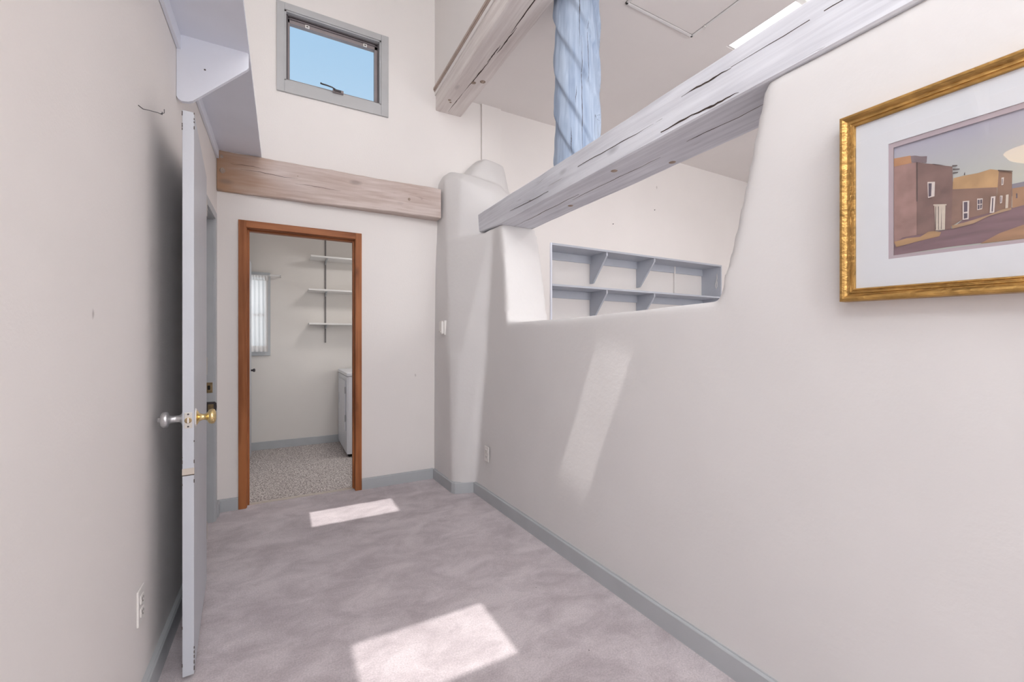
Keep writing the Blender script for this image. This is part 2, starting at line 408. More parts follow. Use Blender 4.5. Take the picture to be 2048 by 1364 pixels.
# ------------------------------------------------------------------ setting
FW = 3.635           # near face of the far wall
LW = -0.413          # face of the left wall
CZ = 4.40            # ceiling of the tall hall
RZ = 3.45            # ceiling of the room beyond the low adobe wall
fl = MB().box(LW - 1.2, 5.9, -3.1, 3.70, -0.10, 0.0).done('floor', CARPET); struct(fl, 'lilac grey cut pile carpet with brushed marks')
fl2 = MB().box(-0.5, 2.0, 3.702, 5.6, -0.10, -0.003).done('floor_laundry', SPECK); struct(fl2, 'speckled grey carpet of the laundry room')
struct(MB().box(-0.235, 0.52, 3.68, 3.715, -0.002, 0.006, 0.002).done('trim_1', BEIGE), 'pale strip where the two carpets meet in the doorway')

struct(slab_with_holes('wall_far', 1, FW, FW + 0.12, LW - 0.12, 5.9, -0.1, CZ + 0.1,
    [(-0.248, 0.533, -0.2, 2.063), (0.005, 0.727, 3.19, 3.735), (2.435, 5.16, 0.45, 2.215)], WALL), 'pinkish white end wall with doorway and high window')
struct(slab_with_holes('wall_left', 0, LW - 0.12, LW, -3.1, FW, -0.1, CZ + 0.1, [(2.655, 3.467, -0.2, 2.052), (-1.3, 0.5, 3.1, 4.1)], LWALL), 'long off-white wall at the left with scuff marks')  # the high opening is unseen, added to let side light in
# unseen enclosure behind the left doorway, added to stop light leaks
cl = MB().box(LW - 1.25, LW - 1.2, 2.3, 3.8, -0.1, 2.6).box(LW - 1.2, LW - 0.12, 2.3, 2.35, -0.1, 2.6).box(LW - 1.2, LW - 0.12, 3.75, 3.8, -0.1, 2.6).box(LW - 1.25, LW - 0.12, 2.3, 3.8, 2.5, 2.6)
struct(cl.done('wall_leak_guard', LAUNP), 'unseen white enclosure behind the open door, added against light leaks')
# unseen back wall behind the camera; its window openings are added to let light in
struct(slab_with_holes('wall_back', 1, -3.1, -2.98, LW - 0.12, 5.9, -0.1, CZ + 0.1,
    [(-0.3, 1.0, 0.9, 2.6), (-0.25, 1.05, 3.1, 4.0), (2.4, 5.0, 1.1, 2.6)], WALL), 'white back wall with openings added for fill light')
struct(MB().box(5.78, 5.9, -3.0, FW, -0.1, RZ + 0.1).done('wall_right_room', WALL), 'end wall of the neighbouring room')

# ceilings (small openings cast the sun patches; the large rear one is added for fill)
def opening(x0, x1, y0, y1):
    return (x0 - SUN_DX * CZ, x1 - SUN_DX * CZ, y0 - SUN_DY * CZ, y1 - SUN_DY * CZ)
TH = 0.04            # the sun shaves the hole edges by the slab's thickness
sky1 = opening(0.150, 0.735, 3.035, 3.305 + SUN_DY * TH)
sky2 = opening(0.236, 0.808, 1.425, 1.775 + SUN_DY * TH)
sx0, sx1 = 1.445 - SUN_DX * (CZ - 0.13), 1.455 - SUN_DX * (CZ - 1.27)
sky3 = (sx0, sx1 + 0.004, 1.865 - SUN_DY * (CZ - 0.145), 2.135 - SUN_DY * (CZ - 0.145) + SUN_DY * TH)
struct(slab_with_holes('ceiling', 2, CZ, CZ + TH, LW - 0.12, 1.32, -3.1, FW + 0.12, [sky1, sky2, sky3, (-0.2, 0.9, -2.9, -1.75)], CEILP), 'high white hall ceiling with small skylights')
struct(slab_with_holes('ceiling_low', 2, RZ, RZ + 0.30, 1.30, 5.9, -3.1, FW + 0.12, [(2.948, 3.70, 0.75, 2.03)], CEILP), 'flat pinkish white ceiling of the neighbouring room')
struct(MB().box(1.19, 1.32, -3.0, FW, 3.41, CZ).done('wall_upper', WALL), 'upper hall wall above the high beam')

# pilaster on the end wall of the neighbouring room
struct(MB().box(1.643, 1.846, FW - 0.020, FW + 0.01, 2.5, RZ + 0.01, 0.004).done('trim_2', WALL), 'shallow boxed pilaster rising to the ceiling')
# attic hatch in the low ceiling
h = empty('ceiling_hatch', (2.33, 1.83, RZ), 'square white attic hatch panel framed by thin moulding in the ceiling', 'hatch')
hx0, hx1, hy0, hy1 = 1.98, 2.628, 1.46, 2.085
MB().box(hx0 + 0.022, hx1 - 0.022, hy0 + 0.022, hy1 - 0.022, RZ - 0.006, RZ - 0.001, 0.001).done('panel', CEILP, h)
fr = MB()
for a in ((hx0, hx1, hy0, hy0 + 0.018), (hx0, hx1, hy1 - 0.018, hy1), (hx0, hx0 + 0.018, hy0, hy1), (hx1 - 0.018, hx1, hy0, hy1)): fr.box(*a, RZ - 0.010, RZ - 0.001, 0.002)
fr.done('moulding', WHITEP, h)
gp = MB()
for a in ((hx0 + .018, hx1 - .018, hy0 + 0.018, hy0 + 0.022), (hx0 + .018, hx1 - .018, hy1 - 0.022, hy1 - .018), (hx0 + .018, hx0 + 0.022, hy0 + .018, hy1 - .018), (hx1 - 0.022, hx1 - .018, hy0 + .018, hy1 - .018)): gp.box(*a, RZ - 0.003, RZ - 0.0005)
gp.done('gap', CHIP, h)
# ceiling hook
ck = MB().tube([(2.60, 1.955, RZ), (2.60, 1.955, RZ - 0.012), (2.612, 1.957, RZ - 0.022), (2.607, 1.96, RZ - 0.034), (2.592, 1.96, RZ - 0.034), (2.588, 1.958, RZ - 0.024)], 0.0022, 6)
tag(ck.done('ceiling_hook', STEEL, smooth=True), 'tiny metal hook in the ceiling beside the attic hatch', 'hook')
# skylight of the room
sk = empty('window_3', (3.32, 1.39, RZ + 0.29), 'bright white skylight in the ceiling seen just above the low beam'); sk['kind'] = 'structure'
MB().box(2.96, 3.69, 0.76, 2.02, RZ + 0.265, RZ + 0.272).done('frosted_pane', FROST, sk)
MB().box(2.95, 3.70, 1.655, 1.70, RZ + 0.225, RZ + 0.262, 0.004).done('crossbar', WHITEP, sk)
fm = MB()
for a in ((2.949, 2.962, 0.751, 2.029), (3.686, 3.699, 0.751, 2.029), (2.962, 3.686, 0.751, 0.764), (2.962, 3.686, 2.016, 2.029)): fm.box(*a, RZ + 0.004, RZ + 0.262)
fm.done('shaft_lining', WHITEP, sk)

# laundry room shell
struct(slab_with_holes('wall_laundry_back', 1, 5.52, 5.62, -0.72, 2.0, -0.1, 2.7, [(-0.66, -0.155, 1.10, 1.95)], LAUNP), 'grey white back wall of the laundry room')
struct(MB().box(-0.42, -0.345, FW + 0.12, 4.45, -0.1, 2.7).box(-0.42, -0.345, 4.45, 5.30, 2.06, 2.7).box(-0.76, -0.70, 4.3, 5.62, -0.1, 2.7).box(-0.72, -0.40, 4.40, 4.45, -0.1, 2.7).done('wall_laundry_left', LAUNP), 'left wall of the laundry room')
struct(slab_with_holes('wall_laundry_right', 0, 1.9, 2.0, FW + 0.12, 5.62, -0.1, 2.7, [(3.9, 4.6, 0.9, 1.9)], LAUNP), 'right wall of the laundry room')  # the opening is unseen, added for sideways fill light
struct(MB().box(-0.8, 2.0, FW + 0.12, 5.62, 2.62, 2.72).done('ceiling_laundry', CEILP), 'laundry room ceiling')

# ------------------------------------------------------------------ adobe wall and column (hand-troweled, one body)
def xbase(y): return 1.361 + 0.0359 * (3.14 - min(max(y, 0.3), 3.2))
def xfront(y, z):
    b_ = xbase(y); t = min(max(z / 2.0, 0), 1.0)
    return b_ + (1.46 - b_) * t
def grid_block(bm, ya, yb, z0, z1, xb, ny=24, nz=12, zt=None):
    """closed block; ya, yb, xb functions of z; xfront gives its near face"""
    F, B = {}, {}
    for i in range(ny + 1):
        for j in range(nz + 1):
            z = z0 + (z1 - z0) * j / nz
            y = ya(z) + (yb(z) - ya(z)) * i / ny
            zz = z if zt is None else z0 + (zt(y) - z0) * j / nz
            F[i, j] = bm.verts.new((xfront(y, zz), y, zz)); B[i, j] = bm.verts.new((xb(zz), y, zz))
    for i in range(ny):
        for j in range(nz):
            bm.faces.new((F[i, j], F[i + 1, j], F[i + 1, j + 1], F[i, j + 1])); bm.faces.new((B[i, j + 1], B[i + 1, j + 1], B[i + 1, j], B[i, j]))
    for i in range(ny):
        bm.faces.new((F[i + 1, 0], F[i, 0], B[i, 0], B[i + 1, 0])); bm.faces.new((F[i, nz], F[i + 1, nz], B[i + 1, nz], B[i, nz]))
    for j in range(nz):
        bm.faces.new((F[0, j], F[0, j + 1], B[0, j + 1], B[0, j])); bm.faces.new((F[ny, j + 1], F[ny, j], B[ny, j], B[ny, j + 1]))
def hull(bm, pts):
    vs = [bm.verts.new(p) for p in pts]
    r = bmesh.ops.convex_hull(bm, input=vs)
    bad = [g for g in r['geom_interior'] if isinstance(g, bmesh.types.BMVert)]
    if bad: bmesh.ops.delete(bm, geom=bad, context='VERTS')
bm = bmesh.new()
xb = lambda z: 1.80 - 0.03 * max(0, z - 1.3)
def sill(y):
    t = (y - 1.037) / (2.716 - 1.037)
    return 1.376 - 0.021 * t - 0.008 * math.sin(PI * min(max(t, 0), 1)) if 0 <= t <= 1 else 1.36
grid_block(bm, lambda z: -0.7, lambda z: 3.3, -0.08, 1.36, xb, 100, 24, zt=sill)
nearj = lambda z: 1.037 + (0.866 - 1.037) * (z - 1.376) / (2.109 - 1.376)
grid_block(bm, lambda z: -0.7, nearj, 1.2, 2.118, xb, 60, 16)
farj = lambda z: 2.716 + 0.145 * (max(z - 1.36, 0) / 0.75) ** 1.3
grid_block(bm, farj, lambda z: 3.4, 1.2, 2.118, xb, 16, 16)
# column body
hull(bm, [(1.185, 3.70, -0.08), (1.195, 3.215, -0.08), (1.235, 3.175, -0.08), (1.375, 3.142, -0.08), (1.75, 3.14, -0.08), (1.75, 3.70, -0.08),
          (1.185, 3.70, 1.1), (1.192, 3.27, 1.1), (1.235, 3.19, 1.1), (1.335, 3.125, 1.1), (1.400, 3.05, 1.1), (1.75, 3.05, 1.1), (1.75, 3.70, 1.1)])
hull(bm, [(1.185, 3.70, 1.0), (1.192, 3.27, 1.0), (1.235, 3.19, 1.0), (1.335, 3.125, 1.0), (1.400, 3.05, 1.0), (1.80, 3.05, 1.0), (1.80, 3.70, 1.0),
          (1.20, 3.70, 2.09), (1.23, 3.44, 2.09), (1.29, 3.32, 2.09), (1.40, 3.20, 2.09), (1.450, 3.02, 2.09), (1.84, 2.93, 2.09), (1.84, 3.70, 2.09)])
hull(bm, [(1.20, 3.70, 2.0), (1.23, 3.44, 2.0), (1.30, 3.33, 2.0), (1.455, 3.24, 2.0), (1.84, 3.05, 2.0), (1.88, 3.70, 2.0),
          (1.215, 3.70, 2.62), (1.235, 3.50, 2.62), (1.33, 3.36, 2.60), (1.58, 3.27, 2.50), (1.85, 3.30, 2.45), (1.93, 3.70, 2.52),
          (1.27, 3.70, 2.72), (1.30, 3.55, 2.73), (1.44, 3.42, 2.68), (1.72, 3.38, 2.62)])
hull(bm, [(1.33, 3.70, 2.6), (1.40, 3.42, 2.55), (1.75, 3.36, 2.5), (1.90, 3.50, 2.5), (1.92, 3.70, 2.5),
          (1.49, 3.70, 2.82), (1.60, 3.70, 2.93), (1.64, 3.52, 2.90), (1.86, 3.70, 2.92), (1.84, 3.55, 2.88), (1.52, 3.53, 2.80)])
hull(bm, [(1.5, 3.1, 2.0), (1.5, 3.70, 2.0), (2.10, 3.45, 2.0), (2.12, 3.70, 2.0), (1.6, 3.35, 2.5), (1.6, 3.7, 2.66), (1.95, 3.50, 2.60), (2.02, 3.70, 2.66)])
bmesh.ops.recalc_face_normals(bm, faces=bm.faces)
me = bpy.data.meshes.new('wall_right'); bm.to_mesh(me); bm.free()
adobe = link_mesh('wall_right', me, ADOBE, smooth=True)
md = adobe.modifiers.new('remesh', 'REMESH'); md.mode = 'VOXEL'; md.voxel_size = 0.018; md.use_smooth_shade = True
md = adobe.modifiers.new('smooth', 'SMOOTH'); md.factor = 0.5; md.iterations = 9
tx = bpy.data.textures.new('trowel_marks', 'CLOUDS'); tx.noise_scale = 0.42; tx.noise_depth = 1
md = adobe.modifiers.new('trowel', 'DISPLACE'); md.texture = tx; md.strength = 0.006; md.mid_level = 0.5; md.texture_coords = 'LOCAL'
struct(adobe, 'thick off-white adobe wall with an opening, ending in a rounded column')

# ------------------------------------------------------------------ baseboards
def baseboard(name, pts, side, label, h=0.082, t=0.014):
    """pts: floor polyline of the board's FRONT line; side +1 puts the thickness to the left of travel"""
    m = MB(); n = len(pts); P = [Vector((p[0], p[1], 0)) for p in pts]; off = []
    for i in range(n):
        ds = []
        if i > 0: ds.append((P[i] - P[i - 1]).normalized())
        if i < n - 1: ds.append((P[i + 1] - P[i]).normalized())
        nn = [Vector((-d.y, d.x, 0)) * side for d in ds]
        b_ = sum(nn, Vector()).normalized(); k = 1 / max(0.3, b_.dot(nn[0])); off.append(b_ * k)
    prof = [(0, -0.02), (0, h - 0.001), (0.002, h + 0.002), (t * 0.8, h + 0.004), (t * 0.8, h + 0.0075), (t + 0.016, h + 0.0075), (t + 0.016, -0.02)]
    R = [[m.bm.verts.new(P[i] + off[i] * a + Vector((0, 0, z))) for a, z in prof] for i in range(n)]
    k = len(prof)
    for i in range(n - 1):
        for j in range(k): m.bm.faces.new((R[i][j], R[i][(j + 1) % k], R[i + 1][(j + 1) % k], R[i + 1][j]))
    m.bm.faces.new(R[0]); m.bm.faces.new(R[-1][::-1])
    return struct(m.done(name, GREYT), label)
baseboard('baseboard_right', [(1.447, -0.70), (1.447, 0.35), (1.347, 3.130), (1.240, 3.158), (1.205, 3.172), (1.187, 3.205), (1.169, FW - 0.012)], -1, 'grey painted baseboard following the adobe wall and column')
baseboard('baseboard_far', [(1.175, FW - 0.014), (0.568, FW - 0.014)], -1, 'grey painted baseboard between the doorway and the column', t=0.004)
baseboard('baseboard_far_left', [(-0.285, FW - 0.014), (LW + 0.012, FW - 0.014)], -1, 'short grey baseboard left of the laundry doorway', t=0.004)
baseboard('baseboard_left', [(LW + 0.02, -2.98), (LW + 0.02, 2.585)], 1, 'grey painted baseboard along the left wall', t=0.006)
baseboard('baseboard_left_corner', [(LW + 0.02, 3.535), (LW + 0.02, FW - 0.002)], 1, 'short grey baseboard in the far left corner', t=0.006)
bl = MB().box(-0.345, 1.9, 5.505, 5.525, -0.01, 0.085, 0.004).done('baseboard_laundry', GREYT); struct(bl, 'blue grey baseboard on the laundry back wall')

# ------------------------------------------------------------------ laundry doorway (orange-brown wood)
dw = empty('door_1', (0.14, FW, 0), 'doorway to the laundry room cased in orange-brown wood'); dw['kind'] = 'structure'
for x0, x1 in ((-0.284, -0.236), (0.519, 0.567)):
    MB().box(x0, x1, FW - 0.014, FW, -0.01, 2.100, 0.002).done('casing', DOORWOOD, dw)
MB().box(-0.236, 0.519, FW - 0.014, FW, 2.050, 2.100, 0.002).done('head_casing', DOORWOODX, dw)
for x0, x1, q0, q1 in ((-0.248, -0.232, -0.232, -0.220), (0.517, 0.533, 0.505, 0.517)):
    j = MB().box(x0, x1, FW - 0.002, FW + 0.135, -0.01, 2.063).done('jamb', DOORWOOD, dw)
    MB().box(q0, q1, FW + 0.045, FW + 0.085, 0.0, 2.047, 0.001).done('stop', DOORWOOD, j)
hj = MB().box(-0.232, 0.517, FW - 0.002, FW + 0.135, 2.047, 2.063).done('head_jamb', DOORWOODX, dw)
MB().box(-0.220, 0.505, FW + 0.045, FW + 0.085, 2.035, 2.047, 0.001).done('stop', DOORWOODX, hj)

# laundry left door (ajar along the left wall)
ld = empty('door_2', (-0.32, 4.5, 0), 'grey door leaf in the left wall of the laundry room'); ld['kind'] = 'structure'
MB().box(-0.334, -0.297, 4.50, 5.30, 0.015, 2.05, 0.002).done('leaf', DOORP, ld)
MB().lathe([(0.011, 0), (0.010, 0.012), (0.016, 0.02), (0.019, 0.03), (0.014, 0.038), (0.002, 0.040)], (-0.297, 5.23, 0.91), (1, 0, 0), 16).done('knob', CRANKM, ld, smooth=True)

# ------------------------------------------------------------------ left doorway: jambs, casing, strikes
jd = empty('door_3', (LW, 3.06, 0), 'grey painted frame of the doorway in the left wall'); jd['kind'] = 'structure'
MB().box(LW - 0.125, LW + 0.001, 3.452, 3.467, -0.01, 2.040).done('jamb', GREYT, jd)
MB().box(LW - 0.125, LW + 0.001, 2.655, 2.670, -0.01, 2.040).done('jamb', GREYT, jd)
MB().box(LW - 0.125, LW + 0.001, 2.655, 3.467, 2.037, 2.052).done('head_jamb', GREYT, jd)
MB().box(LW - 0.075, LW - 0.040, 3.440, 3.453, 0.0, 2.037, 0.001).done('stop', DOORP, jd)
MB().box(LW, LW + 0.014, 3.460, 3.520, -0.01, 2.095, 0.003).done('casing', GREYT, jd)
MB().box(LW, LW + 0.014, 2.602, 2.662, -0.01, 2.095, 0.003).done('casing', GREYT, jd)
MB().box(LW, LW + 0.0145, 2.662, 3.460, 2.045, 2.095, 0.003).done('head_casing', GREYT, jd)
sp = MB().box(LW - 0.036, LW - 0.003, 3.4485, 3.4525, 0.872, 0.942, 0.001).done('strike_plate', AGEDB, jd); sp['label'] = 'small tarnished brass strike plate'
MB().box(LW - 0.030, LW - 0.016, 3.4470, 3.4490, 0.893, 0.921).done('latch_hole', BLACK, sp)
lp = MB().prism([(LW - 0.036, 0.738), (LW + 0.010, 0.738), (LW + 0.018, 0.750), (LW + 0.021, 0.775), (LW + 0.019, 0.803), (LW + 0.008, 0.812), (LW - 0.036, 0.812)], 1, 3.443, 3.449).done('lip_strike', CRANKM, jd); lp['label'] = 'dark rounded metal strike plate'
MB().box(LW - 0.028, LW + 0.004, 3.4415, 3.4435, 0.754, 0.796, 0.001).done('latch_hole', AGEDB, lp)

# ------------------------------------------------------------------ open door against the left wall
hx, hy = -0.338, 2.60      # hinge corner (room side)
lx, ly = -0.282, 1.885     # latch corner (room side)
L_ = math.hypot(lx - hx, ly - hy); ang = math.atan2(ly - hy, lx - hx)
DM = Matrix.Translation((hx, hy, 0)) @ Matrix.Rotation(ang, 4, 'Z')   # x runs hinge -> latch, -y is the wall side
door = empty('open_door', (hx, hy, 0), 'pale grey flush door standing open against the left wall', 'door')
TH_D = 0.034
def dbox(m, x0, x1, y0, y1, z0, z1, bev=0): return m.box(x0, x1, y0, y1, z0, z1, bev, M=DM)
# wall side is -X world; with x-axis pointing to -Y, local +y = world +X..., so thickness goes to local -y
sgn = -1 if (DM.to_3x3() @ Vector((0, 1, 0))).x > 0 else 1
ys = lambda a, b: (min(sgn * a, sgn * b), max(sgn * a, sgn * b))
m = MB(); y0, y1 = ys(0, TH_D); dbox(m, 0, L_, y0, y1, 0.018, 2.045, 0.002); m.done('leaf', DOORP, door)
KZ = 0.935
m = MB(); y0, y1 = ys(0.005, TH_D - 0.006); dbox(m, L_ - 0.002, L_ + 0.0015, y0, y1, KZ - 0.028, KZ + 0.028, 0.0006); lpz = m.done('latch_plate', STEEL, door); lpz['label'] = 'steel latch plate'
yc = sgn * TH_D / 2
m = MB().lathe([(0.0105, -0.001), (0.0105, 0.0018), (0.009, 0.0024), (0.001, 0.0025)], DM @ Vector((L_ + 0.001, yc, KZ)), DM.to_3x3() @ Vector((1, 0, 0)), 20); lb = m.done('latch_bolt', AGEDB, lpz, smooth=False)
MB().box(L_ + 0.003, L_ + 0.0045, yc - 0.0022, yc + 0.0022, KZ - 0.009, KZ + 0.009, M=DM).done('bolt_slot', PLATE, lpz)
for dz in (-0.022, 0.022): MB().lathe([(0.0032, 0), (0.0030, 0.001), (0.0005, 0.0014)], DM @ Vector((L_ + 0.0014, yc, KZ + dz)), DM.to_3x3() @ Vector((1, 0, 0)), 10).done('screw', CRANKM, lpz)
bs = 0.058
front_n = DM.to_3x3() @ Vector((0, -sgn, 0)); back_n = -front_n
prof = [(0.031, 0), (0.031, 0.002), (0.026, 0.006), (0.015, 0.012), (0.011, 0.022), (0.0115, 0.030), (0.016, 0.036), (0.025, 0.041), (0.0285, 0.049), (0.027, 0.057), (0.019, 0.062), (0.010, 0.064), (0.001, 0.0645)]
kf = MB().lathe(prof, DM @ Vector((L_ - bs, 0, KZ)), front_n, 28).done('knob', BRASS, door, smooth=True); kf['label'] = 'polished brass door knob'
MB().lathe([(0.034, 0), (0.034, 0.0015), (0.030, 0.004), (0.020, 0.005), (0.001, 0.0052)], DM @ Vector((L_ - bs, 0, KZ)), front_n, 28).done('rose', PLATE, kf, smooth=True)
prof2 = [(0.029, 0), (0.027, 0.004), (0.016, 0.008), (0.013, 0.014), (0.013, 0.038), (0.017, 0.042), (0.0275, 0.045), (0.029, 0.050), (0.0285, 0.060), (0.022, 0.066), (0.010, 0.068), (0.009, 0.069), (0.0085, 0.075), (0.001, 0.076)]
kb = MB().lathe(prof2, DM @ Vector((L_ - bs, sgn * TH_D, KZ)), back_n, 28).done('knob', SILV, door, smooth=True); kb['label'] = 'silver grey painted door knob'
m = MB(); y0, y1 = ys(-0.0006, TH_D + 0.0006); dbox(m, L_ - 0.01, L_ + 0.0012, y0, y1, KZ - 0.195, KZ - 0.172, 0.001); ep = m.done('edge_patch', BEIGE, door); ep['label'] = 'bare beige patch across the door edge'
m = MB(); dbox(m, L_ - 0.008, L_ + 0.0016, y0, y1, KZ - 0.198, KZ - 0.195); m.done('patch_dark_line', CHIP, ep)  # thin dark strip along the lower edge of the patch
m = MB(); rr = random.Random(3)
for k in range(26):       # chips along the two arrises
    z = rr.choice((rr.uniform(0.70, 0.90), rr.uniform(0.03, 0.20), rr.uniform(1.95, 2.04))); hgt = rr.uniform(0.003, 0.014)
    yy = sgn * rr.choice((0.0, 0.0, TH_D)); dbox(m, L_ - 0.0018, L_ + 0.0006, yy - 0.0012, yy + 0.0012, z, z + hgt)
ch = m.done('paint_chips', CHIP, door); ch['kind'] = 'stuff'; ch['label'] = 'dark chips in the paint of the door edge'
for z in (0.22, 1.05, 1.85):
    MB().lathe([(0.006, 0), (0.006, 0.085), (0.004, 0.088)], (hx - 0.004, hy + 0.008, z), (0, 0, 1), 12).done('hinge', STEEL, door, smooth=False)

# ------------------------------------------------------------------ high window
wd = empty('window_1', (0.37, FW, 3.1), 'small high awning window with grey painted casing and blue sky outside'); wd['kind'] = 'structure'
ox0, ox1, oz0, oz1 = -0.042, 0.782, 3.106, 3.782; ix0, ix1, iz0, iz1 = 0.010, 0.722, 3.196, 3.730
c = FW - 0.018
MB().box(ox0, ix0, c, FW, oz0, oz1, 0.003).done('casing', GREYW, wd)
MB().box(ix1, ox1, c, FW, oz0, oz1, 0.003).done('casing', GREYW, wd)
MB().box(ix0, ix1, c, FW, iz1, oz1, 0.003).done('head_casing', GREYW, wd)
MB().box(ix0, ix1, c, FW, oz0, iz0, 0.003).done('sill_casing', GREYW, wd)
m = MB()
m.box(ix0 - 0.003, ix0 + 0.012, FW - 0.008, FW + 0.12, iz0, iz1).box(ix1 - 0.012, ix1 + 0.003, FW - 0.008, FW + 0.12, iz0, iz1)
m.box(ix0, ix1, FW - 0.008, FW + 0.12, iz1 - 0.010, iz1 + 0.004).box(ix0, ix1, FW - 0.008, FW + 0.12, iz0 - 0.004, iz0 + 0.010)
m.done('jamb_lining', GREYW, wd)
s_ = MB().box(ix0 + 0.012, ix0 + 0.022, FW + 0.022, FW + 0.10, iz0 + 0.010, iz1 - 0.010).box(ix1 - 0.022, ix1 - 0.012, FW + 0.022, FW + 0.10, iz0 + 0.010, iz1 - 0.010)
s_.box(ix0 + 0.012, ix1 - 0.012, FW + 0.022, FW + 0.10, iz1 - 0.018, iz1 - 0.010).box(ix0 + 0.012, ix1 - 0.012, FW + 0.022, FW + 0.10, iz0 + 0.010, iz0 + 0.020)
s_.done('weather_track', DARKG, wd)
sash = MB().box(ix0 + 0.022, ix0 + 0.036, FW + 0.036, FW + 0.075, iz0 + 0.016, iz1 - 0.018, 0.002).box(ix1 - 0.046, ix1 - 0.022, FW + 0.036, FW + 0.075, iz0 + 0.016, iz1 - 0.018, 0.002)
sash.box(ix0 + 0.022, ix1 - 0.022, FW + 0.036, FW + 0.075, iz1 - 0.060, iz1 - 0.018, 0.002).box(ix0 + 0.022, ix1 - 0.022, FW + 0.036, FW + 0.075, iz0 + 0.016, iz0 + 0.040, 0.002)
sash = sash.done('sash', SASHM, wd)
MB().box(ix0 + 0.036, ix1 - 0.046, FW + 0.052, FW + 0.056, iz0 + 0.040, iz1 - 0.060).done('glass_pane', GLASS, sash)
MB().box(ix0 + 0.022, ix1 - 0.022, FW + 0.031, FW + 0.036, iz1 - 0.035, iz1 - 0.028).done('screen_bar', DARKG, sash)
for x in (0.152, 0.585):
    k = MB().box(x, x + 0.030, FW + 0.026, FW + 0.036, iz1 - 0.062, iz1 - 0.040, 0.002).done('screen_clip', PLATE, wd)
    MB().box(x + 0.008, x + 0.022, FW + 0.023, FW + 0.027, iz1 - 0.055, iz1 - 0.049, 0.001).done('clip_slot', BLACK, k)
cr = MB().box(0.345, 0.425, c - 0.028, c + 0.001, iz0 - 0.008, iz0 + 0.014, 0.004).done('crank_housing', SASHM, wd)
MB().box(0.355, 0.405, c - 0.042, c - 0.026, iz0 - 0.006, iz0 + 0.006, 0.003).done('crank_grip', CRANKM, cr)
MB().tube([(0.368, c - 0.034, iz0 + 0.004), (0.34, c - 0.038, iz0 + 0.014), (0.30, c - 0.036, iz0 + 0.020), (0.268, c - 0.034, iz0 + 0.022), (0.256, c - 0.032, iz0 + 0.027)], [0.005, 0.005, 0.0055, 0.006, 0.007], 8).done('crank_handle', CRANKM, cr, smooth=True)

# ------------------------------------------------------------------ beams
def crack_strip(name, pts, widths, nrm, root, mat=None):
    """an open split in the wood: a thin dark lens lying in the face"""
    m = MB(); n = Vector(nrm)
    P = [Vector(p) for p in pts]; A, B = [], []
    for i, p in enumerate(P):
        d = (P[min(i + 1, len(P) - 1)] - P[max(i - 1, 0)]).normalized(); s = d.cross(n).normalized()
        A.append(m.bm.verts.new(p + s * widths[i] + n * 0.0012)); B.append(m.bm.verts.new(p - s * widths[i] + n * 0.0012))
    A2 = [m.bm.verts.new(v.co - n * 0.003) for v in A]; B2 = [m.bm.verts.new(v.co - n * 0.003) for v in B]
    for i in range(len(P) - 1):
        m.bm.faces.new((A[i], A[i + 1], B[i + 1], B[i])); m.bm.faces.new((A2[i + 1], A2[i], B2[i], B2[i + 1]))
        m.bm.faces.new((A[i + 1], A[i], A2[i], A2[i + 1])); m.bm.faces.new((B[i], B[i + 1], B2[i + 1], B2[i]))
    m.bm.faces.new((A[0], B[0], B2[0], A2[0])); m.bm.faces.new((B[-1], A[-1], A2[-1], B2[-1]))
    return m.done(name, mat or CRACKM, root)
def wavy(fn, t0, t1, n, amp, wmax, seed):
    r = random.Random(seed); pts, ws = [], []
    off = 0
    for i in range(n + 1):
        t = i / n; off = off * 0.7 + r.uniform(-amp, amp)
        pts.append(fn(t0 + (t1 - t0) * t, off)); ws.append(max(0.0003, wmax * math.sin(PI * t) * r.uniform(0.6, 1.1)))
    return pts, ws
def rough_beam(name, corner, axis, mat, n=60, amp=0.003, seed=1):
    """corner(t) -> 4 corners; slightly uneven hewn timber"""
    bm = bmesh.new(); r = random.Random(seed); R = []; prev = [0] * 4
    for i in range(n + 1):
        c4 = [Vector(p) for p in corner(i / n)]; ring = []
        cen = sum(c4, Vector()) / 4
        for k in range(4):
            prev[k] = prev[k] * 0.8 + r.uniform(-amp, amp) * 0.6
            a, b_, d = c4[k], c4[(k - 1) % 4], c4[(k + 1) % 4]
            p = a + (cen - a).normalized() * prev[k]
            ch = 0.006
            ring.append(p + (b_ - a).normalized() * ch); ring.append(p + (d - a).normalized() * ch)
        R.append([bm.verts.new(p) for p in ring])
    for i in range(n):
        for k in range(8): bm.faces.new((R[i][k], R[i][(k + 1) % 8], R[i + 1][(k + 1) % 8], R[i + 1][k]))
    bm.faces.new(R[0]); bm.faces.new(R[-1][::-1])
    bmesh.ops.recalc_face_normals(bm, faces=bm.faces)
    me = bpy.data.meshes.new(name); bm.to_mesh(me); bm.free()
    return me
# low beam on the adobe wall
LB0, LB1, LBZ0, LBZ1 = 1.452, 1.745, 2.108, 2.291
def lowc(t):
    y = 3.27 - t * 6.2
    return [(LB0, y, LBZ0 + (0.030 * max(0, (y - 2.86) / 0.4) if y > 2.86 else 0)), (LB1, y, LBZ0), (LB1, y, LBZ1), (LB0, y, LBZ1)]
lb_root = empty('low_beam', (1.6, 0.2, LBZ0), 'long whitewashed grey timber beam lying on the adobe wall over the opening', 'beam')
link_mesh('timber', rough_beam('timber', lowc, 1, None, 90, 0.0025, 2), BEAMW, lb_root)
for k, (a, b_, x, wm) in enumerate(((2.86, 2.05, 1.575, .0018), (2.15, 1.30, 1.600, .0022), (1.45, 0.85, 1.585, .0025))):
    p, ws = wavy(lambda t, o: (x + o, t, LBZ0 + 0.0005), a, b_, 16, 0.004, wm, k + 5); crack_strip('split', p, ws, (0, 0, -1), lb_root)
